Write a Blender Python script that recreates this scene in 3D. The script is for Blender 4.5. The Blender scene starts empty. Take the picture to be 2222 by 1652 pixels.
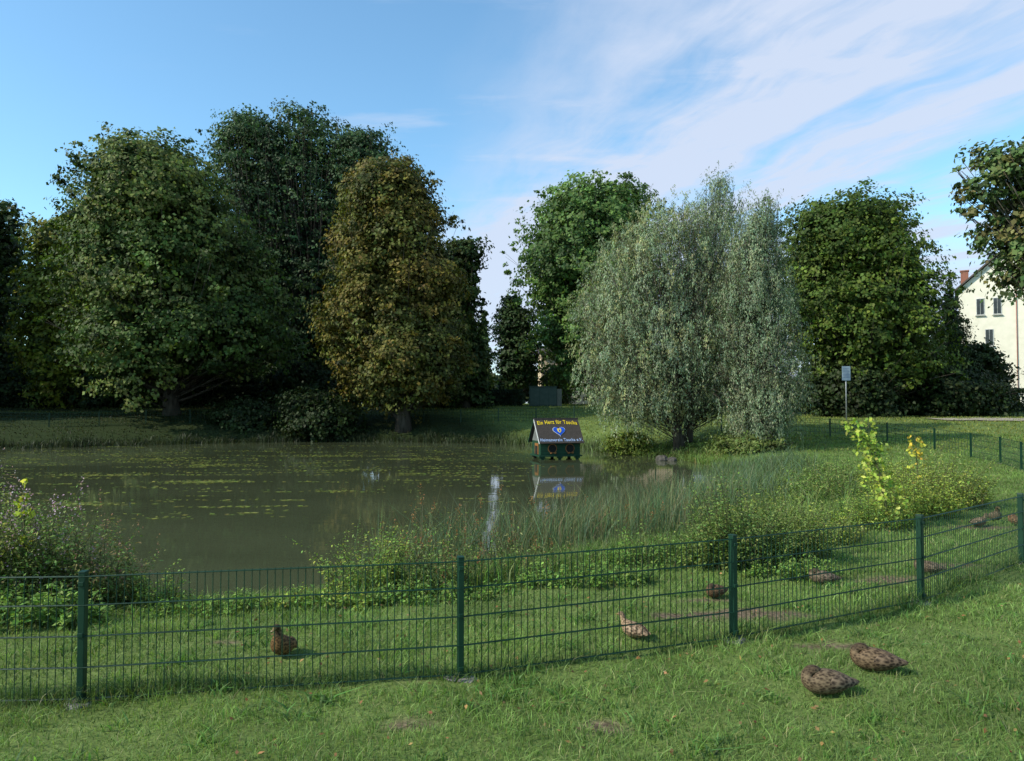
import bpy, math
import numpy as np
from mathutils import Vector, Matrix
F=1605.;CX=1111.;HY=875.;CH=1.94
sc=bpy.context.scene; COL=sc.collection
def wx(p,d): return (np.asarray(p,float)-CX)/F*d
def wz(p,d): return CH+(HY-np.asarray(p,float))/F*d
def ss(t):
    t=np.clip(t,0,1); return t*t*(3-2*t)
def nrm(v): return v/np.maximum(np.linalg.norm(v,axis=-1,keepdims=True),1e-9)
# ---------------------------------------------------------------- terrain
POND=np.array([(-90,7),(-12,7.9),(-6,8.6),(-3.8,8.7),(-1.9,9.1),(0,10.3),(2,11.8),(4,14.5),(5.5,18),(6.6,22),(7.4,26),(7.0,29.5),(5.3,33),(4.4,37),(2,41),(-.3,43),(-5,44.5),(-12,45.4),(-18,43),(-26,38),(-40,34),(-90,30)],float)
def sdist(x,y):
    x=np.asarray(x,float);y=np.asarray(y,float)
    best=np.full(x.shape,1e9);ins=np.zeros(x.shape,bool)
    n=len(POND)
    for i in range(n):
        ax,ay=POND[i];bx,by=POND[(i+1)%n]
        dx,dy=bx-ax,by-ay
        t=np.clip(((x-ax)*dx+(y-ay)*dy)/(dx*dx+dy*dy),0,1)
        best=np.minimum(best,np.hypot(x-ax-t*dx,y-ay-t*dy))
        c=((ay>y)!=(by>y))&(x<(bx-ax)*(y-ay)/((by-ay) if abs(by-ay)>1e-9 else 1e-9)+ax)
        ins^=c
    return np.where(ins,-best,best)
WZ=-.4
def G(x,y):
    x=np.asarray(x,float);y=np.asarray(y,float)
    s=sdist(x,y)+.18*np.sin(x*1.7+y*.6)+.12*np.sin(y*2.3-x)
    far=1.05*ss((y-24)/21)+.75*ss((y-46)/14)
    out=WZ+.4*ss(s/2.4)+far*ss(s/7)+.02*np.sin(x*1.3+.4)*np.sin(y*1.1)+.012*np.sin(x*4.1+y*3.3)
    ins=WZ-.7*ss(-s/2.5)-.02
    return np.where(s>0,out,ins)
SOIL=[(2.15,6.85,.6,.16),(1.45,6.75,.25,.1),(-.62,4.52,.15,.08),(.58,4.55,.2,.08),(2.55,6.0,.3,.09),(4.2,8.2,.4,.14),(-2.35,6.1,.15,.06),(5.2,8.9,.4,.12),(7.2,11.6,.6,.2),(-.6,5.15,.35,.04),(1.9,7.3,.3,.08)]
def soil(x,y):
    s=np.zeros(np.shape(x))
    for cx,cy,rx,ry in SOIL:
        dd=((x-cx)/rx)**2+((y-cy)/ry)**2+.35*np.sin(x*19+y*7)+.3*np.sin(y*31-x*11)
        s=np.maximum(s,ss(1.5-dd))
    return s
# ---------------------------------------------------------------- helpers
def empty(name,loc,label,cat,group=None,rot=0):
    o=bpy.data.objects.new(name,None);COL.objects.link(o);o.location=loc;o.rotation_euler=(0,0,rot)
    o.empty_display_size=.2
    o["label"]=label;o["category"]=cat
    if group:o["group"]=group
    return o
def mesh_np(name,V,faces,mat,cols=None,parent=None,smooth=False):
    me=bpy.data.meshes.new(name);V=np.asarray(V,np.float32)
    faces=np.asarray(faces,np.int32);M,k=faces.shape
    me.vertices.add(len(V));me.vertices.foreach_set("co",V.ravel())
    me.loops.add(M*k);me.loops.foreach_set("vertex_index",faces.ravel())
    me.polygons.add(M);me.polygons.foreach_set("loop_start",np.arange(M,dtype=np.int32)*k)
    if smooth: me.polygons.foreach_set("use_smooth",np.ones(M,bool))
    me.update(calc_edges=True)
    if cols is not None:
        c=np.ones((M,4),np.float32);c[:,:3]=cols
        a=me.attributes.new("col","FLOAT_COLOR","FACE");a.data.foreach_set("color",c.ravel())
    me.materials.append(mat)
    o=bpy.data.objects.new(name,me);COL.objects.link(o)
    if parent: o.parent=parent
    return o
class MB:
    def __init__(s): s.v=[];s.f=[];s.n=0
    def add(s,V,Fs):
        V=np.asarray(V,float);s.v.append(V);s.f+= [tuple(int(i)+s.n for i in f) for f in Fs];s.n+=len(V)
    def box(s,c,sz,rz=0,rx=0,ry=0):
        x,y,z=[a/2 for a in sz]
        V=np.array([(-x,-y,-z),(x,-y,-z),(x,y,-z),(-x,y,-z),(-x,-y,z),(x,-y,z),(x,y,z),(-x,y,z)])
        if rz or rx or ry:
            m=np.array(Matrix.Rotation(rz,3,'Z')@Matrix.Rotation(ry,3,'Y')@Matrix.Rotation(rx,3,'X'));V=V@m.T
        s.add(V+np.array(c),[(0,3,2,1),(4,5,6,7),(0,1,5,4),(1,2,6,5),(2,3,7,6),(3,0,4,7)])
    def tube(s,pts,rad,k=6,cap=True):
        pts=np.asarray(pts,float);n=len(pts);T=np.gradient(pts,axis=0);T=nrm(T)
        up=np.array([0,0,1.]) if abs(T[0][2])<.9 else np.array([1.,0,0])
        V=[]
        for i in range(n):
            a=np.cross(T[i],up);a/=max(np.linalg.norm(a),1e-6);b=np.cross(T[i],a)
            r=rad[i] if hasattr(rad,'__len__') else rad
            for j in range(k):
                t=2*math.pi*j/k;V.append(pts[i]+r*(math.cos(t)*a+math.sin(t)*b))
        Fs=[(i*k+j,i*k+(j+1)%k,(i+1)*k+(j+1)%k,(i+1)*k+j) for i in range(n-1) for j in range(k)]
        if cap: Fs+= [tuple(range(k))[::-1],tuple((n-1)*k+j for j in range(k))]
        s.add(V,Fs)
    def obj(s,name,mat,parent=None,smooth=False,off=(0,0,0),bevel=0):
        me=bpy.data.meshes.new(name);V=np.concatenate(s.v)-np.array(off)
        me.from_pydata(V.tolist(),[],s.f);me.update()
        if smooth: me.polygons.foreach_set("use_smooth",np.ones(len(me.polygons),bool))
        me.materials.append(mat)
        o=bpy.data.objects.new(name,me);COL.objects.link(o)
        if parent:o.parent=parent
        if bevel:
            b=o.modifiers.new("bevel","BEVEL");b.width=bevel;b.segments=2;b.limit_method='ANGLE'
        return o
def newmat(name):
    m=bpy.data.materials.new(name);m.use_nodes=True;nt=m.node_tree;nt.nodes.clear()
    return m,nt,nt.nodes,nt.links
def noise_mat(name,c1,c2,scale=5,rough=.7,bump=.2,detail=6,spec=.3,metal=0,stretch=(1,1,1),lo=.35,hi=.65):
    m,nt,N,L=newmat(name)
    o=N.new("ShaderNodeOutputMaterial");p=N.new("ShaderNodeBsdfPrincipled");tc=N.new("ShaderNodeTexCoord")
    mp=N.new("ShaderNodeMapping");mp.inputs["Scale"].default_value=stretch
    n=N.new("ShaderNodeTexNoise");n.inputs["Scale"].default_value=scale;n.inputs["Detail"].default_value=detail
    r=N.new("ShaderNodeValToRGB");e=r.color_ramp.elements
    e[0].position=lo;e[0].color=(*c1,1);e[1].position=hi;e[1].color=(*c2,1)
    L.new(tc.outputs["Object"],mp.inputs[0]);L.new(mp.outputs[0],n.inputs["Vector"]);L.new(n.outputs["Fac"],r.inputs[0]);L.new(r.outputs[0],p.inputs["Base Color"])
    p.inputs["Roughness"].default_value=rough;p.inputs["Specular IOR Level"].default_value=spec;p.inputs["Metallic"].default_value=metal
    if bump:
        b=N.new("ShaderNodeBump");b.inputs["Strength"].default_value=bump;b.inputs["Distance"].default_value=.02
        L.new(n.outputs["Fac"],b.inputs["Height"]);L.new(b.outputs[0],p.inputs["Normal"])
    L.new(p.outputs[0],o.inputs[0]);return m
def leaf_mat(name,trans=.3,rough=.5,spec=.35):
    m,nt,N,L=newmat(name)
    o=N.new("ShaderNodeOutputMaterial");p=N.new("ShaderNodeBsdfPrincipled");t=N.new("ShaderNodeBsdfTranslucent");mx=N.new("ShaderNodeMixShader")
    a=N.new("ShaderNodeAttribute");a.attribute_name="col"
    g=N.new("ShaderNodeNewGeometry");n=N.new("ShaderNodeTexNoise");n.inputs["Scale"].default_value=.8
    mr=N.new("ShaderNodeMapRange");mr.inputs[3].default_value=.75;mr.inputs[4].default_value=1.25
    L.new(g.outputs["Position"],n.inputs["Vector"]);L.new(n.outputs["Fac"],mr.inputs[0])
    v=N.new("ShaderNodeVectorMath");v.operation='SCALE';L.new(a.outputs["Color"],v.inputs[0]);L.new(mr.outputs[0],v.inputs["Scale"])
    L.new(v.outputs[0],p.inputs["Base Color"]);p.inputs["Roughness"].default_value=rough;p.inputs["Specular IOR Level"].default_value=spec
    v2=N.new("ShaderNodeVectorMath");v2.operation='MULTIPLY';v2.inputs[1].default_value=(1.25,1.35,.6);L.new(v.outputs[0],v2.inputs[0]);L.new(v2.outputs[0],t.inputs[0])
    mx.inputs[0].default_value=trans;L.new(p.outputs[0],mx.inputs[1]);L.new(t.outputs[0],mx.inputs[2]);L.new(mx.outputs[0],o.inputs[0])
    return m
LEAF=leaf_mat("leaf_surface",.25,.6,.2);GRASS=leaf_mat("grass_blade",.42,.5,.25);REEDM=leaf_mat("reed_blade",.25,.5,.25)
BARK=noise_mat("bark",(.03,.025,.018),(.085,.07,.055),6,.9,.6,stretch=(1,1,.25))
def leaves(C,A,Nn,L,W):
    A=nrm(A-(A*Nn).sum(1,keepdims=True)*Nn);B=np.cross(Nn,A)
    L=np.broadcast_to(L,(len(C),))[:,None];W=np.broadcast_to(W,(len(C),))[:,None]
    V=np.stack([C-A*L/2,C+B*W/2-A*L*.08,C+A*L/2-Nn*L*.12,C-B*W/2-A*L*.08],1)
    return V.reshape(-1,3)
def leafobj(name,V,cols,parent,off=(0,0,0),mat=None):
    n=len(V)//4
    return mesh_np(name,V-np.array(off),np.arange(4*n).reshape(n,4),mat or LEAF,cols,parent)
def rsph(r,n): return nrm(r.normal(size=(n,3)))
def shades(r,n,cols,idx=None,var=.25):
    cols=np.array(cols,float)
    if idx is None: idx=r.integers(0,len(cols),n)
    c=cols[idx]*(1+var*r.normal(size=(n,1))).clip(.45,1.8)
    c=c*(1+.08*r.normal(size=(n,3)));return c.clip(.004,.6)
# ---------------------------------------------------------------- trees
TB=np.array([1.3,1.28,.82])
def tree(name,label,prof,d,n,L,W,cols,seed,lobe=1.5,trunk=None,tr=.3,group=None,droop=0,fill=.12,cat="tree",m=18,depth=1.,up=.38,rag=.28,tsplit=.3,sprig=.3,bright=None,feather=0,br=1.,dens=.85):
    r=np.random.default_rng(seed)
    cols=np.array(cols,float)*(TB if bright is None else bright)
    P=np.array(prof,float);P=P[np.argsort(-P[:,0])]
    z=wz(P[:,0],d);xl=wx(P[:,1],d);xr=wx(P[:,2],d);xc=(xl+xr)/2;hw=(xr-xl)/2
    zz=np.linspace(z[0],z[-1],200);H=np.interp(zz,z,hw);pw=(H+.15*H.max());pw/=pw.sum()
    surf=2*math.pi*np.trapezoid(H,zz) if hasattr(np,'trapezoid') else 2*math.pi*np.trapz(H,zz)
    nl=max(12,int(dens*surf/(lobe**2)))
    lz=r.choice(zz,nl,p=pw);lh=np.interp(lz,z,hw)
    lr=np.minimum(lobe*np.exp(r.normal(size=nl)*.5).clip(.4,2.),lh*.8+.12)
    lz=np.minimum(lz,z[-1]-lr*.6);lh=np.interp(lz,z,hw);lc=np.interp(lz,z,xc)
    th=r.uniform(0,2*math.pi,nl);rad=(lh*(1+rag*.4-rag*r.uniform(0,1,nl))-lr*.8).clip(0)*r.uniform(0,1,nl)**.25
    LP=np.stack([lc+rad*np.cos(th),d+depth*rad*np.sin(th),lz],1)
    ns=int(nl*sprig*2);sz=r.choice(zz,ns,p=pw);sh=np.interp(sz,z,hw);sth=r.uniform(0,2*math.pi,ns);sr=lobe*r.uniform(.2,.4,ns)
    srad=sh*r.uniform(.92,1.06,ns)
    SP=np.stack([np.interp(sz,z,xc)+srad*np.cos(sth),d+depth*srad*np.sin(sth),sz+r.uniform(0,.4,ns)*lobe],1)
    LP=np.concatenate([LP,SP]);lr=np.concatenate([lr,sr]);nt_=len(LP)
    tint=r.integers(0,len(cols),nt_)
    nc=int(n*(1-fill)/m);w=lr**2;li=r.choice(nt_,nc,p=w/w.sum())
    D=rsph(r,nc);D[:,2]=D[:,2]*.9+.15;D=nrm(D)
    CC=LP[li]+D*(lr[li]*r.uniform(.6,1.1,nc))[:,None]*np.array([1,1,.85])
    cb=(1+.22*r.normal(size=nc)).clip(.45,1.7)
    ci=np.repeat(np.arange(nc),m);K=len(ci)
    if droop:
        t=r.uniform(0,1,K);ln=(droop*r.uniform(.4,1.4,nc))[ci];Dh=D[ci].copy();Dh[:,2]=0
        C=CC[ci]+Dh*(t*ln*.35)[:,None]+r.normal(size=(K,3))*.05
        C[:,2]+=.25*np.sin(t*2.2)*ln-ln*t**1.3
        if feather:
            zt_=z[-1];upc=(CC[:,2]>zt_-(zt_-z[0])*.35)&(r.random(nc)<.4)
            k=upc[ci];C[k,2]+=(ln*t**1.3+t*ln*.9*feather)[k]
    else:
        sg=.27*lr[li][ci][:,None].clip(.25,1.)
        C=CC[ci]+r.normal(size=(K,3))*sg*np.array([1,1,.55])
    axis=np.stack([np.interp(C[:,2],z,xc),np.full(K,d),C[:,2]-.6],1)
    O=nrm(C-axis)
    Nn=nrm(O*.5+D[ci]*.55+np.array([0,0,up])+r.normal(size=(K,3))*.45)
    A=r.normal(size=(K,3))*(.6 if droop else 1)+np.array([0,0,-.8 if not droop else -2.])
    sc_=r.uniform(.6,1.3,K)
    V=leaves(C,A,Nn,L*sc_,W*sc_)
    cc=shades(r,K,cols,tint[li][ci],.14)*cb[ci][:,None]
    nf=int(n*fill)
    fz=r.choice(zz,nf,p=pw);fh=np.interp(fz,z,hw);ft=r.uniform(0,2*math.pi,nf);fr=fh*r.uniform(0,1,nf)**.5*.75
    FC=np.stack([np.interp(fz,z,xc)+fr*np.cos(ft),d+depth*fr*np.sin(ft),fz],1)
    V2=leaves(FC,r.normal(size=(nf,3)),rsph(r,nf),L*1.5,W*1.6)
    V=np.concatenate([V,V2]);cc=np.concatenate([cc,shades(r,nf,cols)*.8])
    tx=float(np.interp(z[0],z,xc)) if trunk is None else float(wx(trunk,d))
    gz=float(G(tx,d));base=np.array([tx,d,gz])
    e=empty(name,tuple(base),label,cat,group)
    mb=MB();zt=z[0]+(z[-1]-z[0])*.72;ts=np.linspace(0,1,9)
    top=np.array([float(np.interp(zt,z,xc)),d,zt])
    sp=np.array([base+(top-base)*t+np.array([.25*math.sin(t*5+seed)*t*(1-t)*4,.2*math.sin(t*7+seed)*t,0])*tr*2 for t in ts])
    sp[0]=base-np.array([0,0,.3])
    rd=tr*(1-.8*ts);rd[0]*=1.5;rd[1]*=1.05
    mb.tube(sp,rd,9)
    for i in range(nt_):
        t=r.uniform(tsplit*.5,.85)*min(1,max(.2,(LP[i,2]-gz)/(zt-gz+.01)))
        a=np.array([np.interp(t,ts,sp[:,k]) for k in range(3)])
        if a[2]>LP[i,2]: a=a*.6+base*.4
        b=LP[i];mid=(a+b)/2+np.array([0,0,-.08*np.linalg.norm(b-a)])+r.normal(size=3)*.15*tr*2
        q=np.linspace(0,1,5)[:,None];cu=(1-q)**2*a+2*q*(1-q)*mid+q*q*b
        r0=tr*(.33 if i<nl else .14)*(1-.5*t)*br;mb.tube(cu,np.linspace(r0,.008,5),5)
    mb.obj("trunk",BARK,e,True,off=base)
    leafobj("crown",V,cc,e,off=base)
    return e
GR="trees around the pond"
tree("tree","dark leafy deciduous tree on the grassy pond bank",[(440,-60,35),(480,-110,45),(560,-180,56),(700,-200,58),(800,-190,60),(850,-160,50)],60,30000,.34,.26,[(.025,.045,.02),(.035,.055,.022)],1,1.7,group=GR,tr=.4)
tree("tree","unseen tree added beyond the left edge to shade the bank",[(330,-520,-420),(420,-640,-330),(560,-700,-270),(800,-660,-260),(850,-600,-300)],43,26000,.34,.28,[(.03,.05,.02)],201,1.8,group=GR,tr=.4)  # added out of view to throw shade on the far bank
tree("tree","unseen tree added beyond the left edge to shade the bank",[(300,-330,-230),(420,-440,-160),(560,-480,-150),(800,-460,-170),(850,-400,-200)],50,22000,.34,.28,[(.03,.05,.02)],202,1.8,group=GR,tr=.4)  # second unseen tree, also added to shade the far bank
tree("tree","yellowish green deciduous tree beside taller dark tree",[(468,120,175),(500,70,195),(540,40,215),(600,35,240),(700,30,255),(800,45,260),(865,60,240)],56,42000,.27,.22,[(.13,.14,.02),(.095,.115,.02),(.055,.075,.02)],2,1.3,group=GR)
tree("maple_tree","broad dark green maple tree on the pond bank",[(318,290,358),(334,210,415),(366,168,460),(440,150,500),(520,145,560),(600,145,600),(700,130,620),(770,135,610),(815,190,560)],49,140000,.24,.2,[(.04,.066,.022),(.055,.09,.03),(.028,.048,.017),(.1,.125,.05)],3,1.75,group=GR,tr=.42,rag=.36)
PC=[(.034,.066,.04),(.05,.088,.052),(.024,.044,.026)]
PG="poplars behind the bank"
tree("poplar_tree","tall bluish green poplar tree rising above its neighbours",[(245,505,545),(262,470,590),(310,442,640),(400,440,680),(500,445,690),(600,460,690),(700,480,690),(860,500,680)],62,58000,.23,.17,PC,4,1.3,group=PG,tr=.4,rag=.4,sprig=.6)
tree("poplar_tree","tall bluish green poplar tree rising above its neighbours",[(236,620,690),(255,575,730),(300,550,780),(400,540,800),(500,550,810),(600,560,800),(720,570,790),(860,580,770)],63,58000,.23,.17,PC,5,1.3,group=PG,tr=.4,rag=.4,sprig=.6)
tree("poplar_tree","tall bluish green poplar tree rising above its neighbours",[(280,765,800),(300,725,845),(345,705,872),(430,690,880),(520,680,870),(650,680,840),(860,680,810)],62,48000,.23,.17,PC,6,1.2,group=PG,tr=.4,rag=.4,sprig=.6)
tree("chestnut_tree","olive gold horse chestnut tree with dense domed crown",[(358,800,845),(375,768,915),(412,742,950),(480,720,980),(560,712,998),(640,708,1008),(720,704,1018),(790,708,1030),(825,735,1015),(848,790,960)],47,120000,.22,.16,[(.092,.082,.026),(.075,.083,.027),(.11,.09,.028),(.042,.05,.018)],7,1.35,group=GR,tr=.4)
tree("tree","dark leafy tree with ragged edge behind chestnut",[(522,975,1035),(555,940,1060),(620,930,1055),(680,940,1040),(740,940,1048),(800,940,1068),(865,950,1070)],55,26000,.28,.22,[(.022,.04,.016),(.035,.055,.02)],8,1.1,group=GR,rag=.4)
tree("maple_tree","bright green rounded maple tree behind the willow",[(402,1280,1390),(420,1190,1422),(462,1128,1440),(540,1102,1445),(600,1102,1445),(680,1125,1450),(760,1145,1450),(815,1190,1440)],60,95000,.26,.21,[(.065,.11,.028),(.078,.13,.032),(.045,.078,.024)],9,1.7,group=GR,tr=.42,trunk=1330,bright=1.5,rag=.34)
tree("tree","small dark green tree beside a hedge",[(642,1090,1130),(700,1068,1165),(780,1072,1185),(845,1080,1180)],64,13000,.26,.2,[(.022,.045,.022),(.032,.055,.027)],10,1.0,group=GR,tr=.2)
WC=[(.165,.195,.12),(.14,.175,.1),(.2,.21,.1),(.115,.15,.09)]
WG="willows at the pond"
tree("willow_tree","rounded silvery green willow tree leaning at the water's edge",[(450,1430,1500),(480,1370,1550),(530,1315,1570),(590,1272,1590),(660,1252,1600),(750,1242,1600),(820,1258,1590),(870,1285,1560),(905,1300,1400)],32.5,125000,.115,.035,WC,11,.8,group=WG,tr=.2,droop=.9,m=24,trunk=1475,up=.3,rag=.5,fill=.06,sprig=1.,feather=.2,bright=1.5,br=.4,dens=.8)
tree("willow_tree","tall feathery silvery willow tree with upright top twigs",[(385,1562,1578),(412,1535,1600),(455,1500,1622),(520,1465,1640),(620,1450,1655),(740,1455,1655),(840,1480,1640),(885,1530,1620)],33.5,75000,.115,.035,WC[:2]+WC[3:],17,.62,group=WG,tr=.18,droop=.8,m=22,trunk=1490,up=.3,rag=.5,fill=.06,sprig=1.1,feather=1.,bright=1.5,br=.4,dens=.78)
tree("willow_tree","slender silvery willow tree with drooping twigs beside water",[(425,1662,1678),(460,1630,1693),(520,1595,1706),(600,1570,1716),(700,1552,1740),(800,1545,1758),(870,1550,1745),(920,1578,1715),(955,1610,1690)],29.5,95000,.105,.033,[(.13,.165,.1),(.11,.145,.085),(.155,.175,.1)],12,.6,group=WG,tr=.14,droop=.8,m=22,trunk=1655,up=.3,rag=.5,fill=.06,sprig=.9,feather=.8,bright=1.42,br=.4,dens=.78)
tree("tree","dense dark green deciduous tree above a dark hedge",[(440,1865,1935),(455,1730,1955),(500,1695,1992),(560,1680,2020),(620,1680,2050),(700,1685,2065),(780,1700,2065),(830,1730,2050)],49,95000,.23,.18,[(.052,.082,.02),(.036,.06,.017),(.072,.105,.024)],13,1.55,group=GR,tr=.36,rag=.34)
tree("spruce_tree","thin dark conifer in front of a cream house",[(610,2062,2070),(660,2045,2085),(720,2035,2100),(780,2030,2115),(830,2030,2120)],51,9000,.2,.1,[(.028,.045,.022),(.035,.052,.027)],14,.6,group=GR,tr=.1)
tree("maple_tree","maple tree with green hanging branches beside the lawn",[(318,2165,2300),(350,2105,2450),(400,2096,2500),(460,2105,2500),(500,2130,2500),(540,2160,2480),(580,2165,2450),(630,2180,2400)],17,26000,.125,.1,[(.05,.078,.024),(.038,.06,.02),(.07,.095,.03),(.09,.085,.03)],15,.36,group=GR,tr=.18,trunk=2560,fill=.02,m=26,rag=.45,sprig=.7,depth=.5,br=.25,tsplit=.9,bright=1.6,dens=.62)
tree("poplar_tree","distant slender columnar poplar tree",[(675,1046,1054),(720,1040,1060),(800,1036,1064)],100,3000,.4,.3,[(.05,.075,.03)],16,.7,group=PG,tr=.2)
# ---------------------------------------------------------------- bushes & hedges
def bush(name,label,x0,x1,ytop,d,n,L,W,cols,seed,lobe=.6,cat="bush",grp="bushes around the pond",bright=None):
    xm=(x0+x1)/2;b=float(G(wx(xm,d),d));yb=HY-(b+.05-CH)*F/d
    h=yb-ytop;w=(x1-x0)/2
    pr=[(ytop,xm-w*.3,xm+w*.3),(ytop+h*.12,xm-w*.7,xm+w*.65),(ytop+h*.35,xm-w*.93,xm+w*.95),(ytop+h*.7,xm-w,xm+w),(yb,xm-w*.95,xm+w*.9)]
    return tree(name,label,pr,d,n,L,W,cols,seed,lobe,tr=.07,group=grp,cat=cat,fill=.25,bright=bright)
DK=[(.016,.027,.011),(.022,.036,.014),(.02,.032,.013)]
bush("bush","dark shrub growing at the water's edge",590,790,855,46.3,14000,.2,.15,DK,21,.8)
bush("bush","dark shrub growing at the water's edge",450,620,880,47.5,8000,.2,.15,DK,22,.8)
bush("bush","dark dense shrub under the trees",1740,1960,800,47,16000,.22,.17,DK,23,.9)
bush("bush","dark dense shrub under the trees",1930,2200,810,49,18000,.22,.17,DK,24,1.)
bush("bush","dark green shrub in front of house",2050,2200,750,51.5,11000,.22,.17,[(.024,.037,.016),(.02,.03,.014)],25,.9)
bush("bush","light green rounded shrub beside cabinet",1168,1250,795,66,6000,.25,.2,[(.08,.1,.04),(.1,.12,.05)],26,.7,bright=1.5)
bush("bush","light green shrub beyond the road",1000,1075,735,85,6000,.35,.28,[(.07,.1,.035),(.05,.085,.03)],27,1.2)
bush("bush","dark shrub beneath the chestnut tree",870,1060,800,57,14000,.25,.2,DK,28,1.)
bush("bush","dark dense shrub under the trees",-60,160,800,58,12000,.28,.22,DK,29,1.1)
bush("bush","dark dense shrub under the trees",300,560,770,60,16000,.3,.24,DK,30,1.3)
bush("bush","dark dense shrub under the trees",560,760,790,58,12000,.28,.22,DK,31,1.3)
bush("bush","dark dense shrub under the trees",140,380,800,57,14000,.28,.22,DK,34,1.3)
bush("bush","low shrub at the willow foot",1300,1430,940,34,5000,.12,.06,[(.09,.12,.03),(.11,.14,.04)],32,.4)
bush("bush","low green shrub at the willow foot",1540,1720,950,29.3,9000,.11,.05,[(.08,.11,.04),(.1,.13,.055)],33,.4)
def hedge(label,xa,ya,xb,yb,h,wd,n,L,cols,seed):
    r=np.random.default_rng(seed);t=r.uniform(0,1,n);s=r.uniform(-1,1,n);k=r.integers(0,3,n)
    px=xa+(xb-xa)*t;py=ya+(yb-ya)*t;nx,ny=-(yb-ya),(xb-xa);q=math.hypot(nx,ny);nx/=q;ny/=q
    u=np.where(k==0,-1,np.where(k==1,s,1))*wd/2*r.uniform(.8,1.1,n)
    zz=np.where(k==1,h*r.uniform(.9,1.08,n),h*r.uniform(0,1,n))
    x=px+nx*u;y=py+ny*u;g=G(x,y);C=np.stack([x,y,g+zz],1)
    Nn=nrm(r.normal(size=(n,3))+np.array([0,-.4,.4]))
    m=((xa+xb)/2,(ya+yb)/2);b=(m[0],m[1],float(G(*m)))
    e=empty("hedge",b,label,"hedge","hedges along the road")
    leafobj("foliage",leaves(C,r.normal(size=(n,3)),Nn,L,L*.75),shades(r,n,cols),e,off=b)
    mb=MB()
    for i in range(14):
        tt=(i+.5)/14;X=xa+(xb-xa)*tt;Y=ya+(yb-ya)*tt;g0=float(G(X,Y));mb.tube([(X,Y,g0-.1),(X+.05,Y,g0+h*.8)],[.05,.02],5)
    mb.obj("stem",BARK,e,True,off=b)
hedge("low dark clipped hedge along the road",-4.2,57.5,.8,57.5,1.15,1.,7000,.17,DK,41)
hedge("low dark clipped hedge along the road",-42,55,-12,58,1.5,1.2,16000,.22,DK,42)
hedge("dark hedge along the lawn under trees",15,50,36,52,1.5,1.2,12000,.22,DK,43)
r=np.random.default_rng(50);n=42000
x=r.uniform(-130,130,n);hh=6.5+2.2*np.sin(x*.13)+1.3*np.sin(x*.41+1)+r.uniform(-.5,.8,n)
hh=np.where((x>-10)&(x<5),4.2+.6*np.sin(x),hh)
zz=2+hh*r.uniform(0,1,n)**.8;C=np.stack([x,105+r.uniform(-4,4,n)-2*np.cos(zz*.6+x*.5),zz],1)
o=leafobj("distant_woodland",leaves(C,r.normal(size=(n,3)),nrm(r.normal(size=(n,3))+np.array([-.3,-.6,.4])),.95,.75),shades(r,n,[(.035,.055,.025),(.05,.07,.03)]),None)
o["label"]="far band of dark trees and bushes beyond the road";o["category"]="woodland";o["kind"]="stuff"
# ---------------------------------------------------------------- ground
def axis(a,b,fine,lo,hi,gr=1.12,mx=40):
    v=list(np.arange(a,b,fine));s=fine;c=v[-1]
    while c<hi: s=min(s*gr,mx);c+=s;v.append(c)
    s=fine;c=a
    w=[]
    while c>lo: s=min(s*gr,mx);c-=s;w.append(c)
    return np.array(w[::-1]+v)
gx=axis(-8,12,.1,-700,700,1.1);ya=list(np.arange(3,15,.1))+list(np.arange(15,62,.5));gy=np.array(list(np.arange(-30,3,1.5))+ya)
s=.5;c=62;ex=[]
while c<900: ex.append(c);s*=1.15;c+=s
gy=np.concatenate([gy,ex])
X,Y=np.meshgrid(gx,gy);Z=G(X,Y);V=np.stack([X.ravel(),Y.ravel(),Z.ravel()],1)
nx,ny=len(gx),len(gy);I=np.arange(nx*ny).reshape(ny,nx)
Fc=np.stack([I[:-1,:-1].ravel(),I[:-1,1:].ravel(),I[1:,1:].ravel(),I[1:,:-1].ravel()],1)
m,nt,N,L=newmat("grassy_earth")
out=N.new("ShaderNodeOutputMaterial");p=N.new("ShaderNodeBsdfPrincipled");p.inputs["Roughness"].default_value=.95;p.inputs["Specular IOR Level"].default_value=.1
ge=N.new("ShaderNodeNewGeometry")
n1=N.new("ShaderNodeTexNoise");n1.inputs["Scale"].default_value=1.2;n1.inputs["Detail"].default_value=8
n2=N.new("ShaderNodeTexNoise");n2.inputs["Scale"].default_value=30;n2.inputs["Detail"].default_value=6
for q in(n1,n2): L.new(ge.outputs["Position"],q.inputs["Vector"])
rp=N.new("ShaderNodeValToRGB");e=rp.color_ramp.elements;e[0].position=.3;e[0].color=(.08,.115,.028,1);e[1].position=.7;e[1].color=(.16,.21,.06,1);L.new(n1.outputs["Fac"],rp.inputs[0])
sp=N.new("ShaderNodeValToRGB");e=sp.color_ramp.elements;e[0].position=.3;e[0].color=(.07,.05,.032,1);e[1].position=.7;e[1].color=(.2,.145,.095,1);L.new(n2.outputs["Fac"],sp.inputs[0])
at=N.new("ShaderNodeAttribute");at.attribute_name="soil"
at2=N.new("ShaderNodeAttribute");at2.attribute_name="painted_shade"
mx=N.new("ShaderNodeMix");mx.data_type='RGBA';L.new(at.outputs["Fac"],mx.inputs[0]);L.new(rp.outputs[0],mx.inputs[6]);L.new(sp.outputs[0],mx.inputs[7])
ml=N.new("ShaderNodeMix");ml.data_type='RGBA';L.new(at2.outputs["Fac"],ml.inputs[0]);L.new(mx.outputs[2],ml.inputs[6]);ml.inputs[7].default_value=(.024,.036,.012,1)  # shade of the far left bank mixed into the ground colour
mm=N.new("ShaderNodeMix");mm.data_type='RGBA';mm.blend_type='MULTIPLY';mm.inputs[0].default_value=.6
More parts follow.
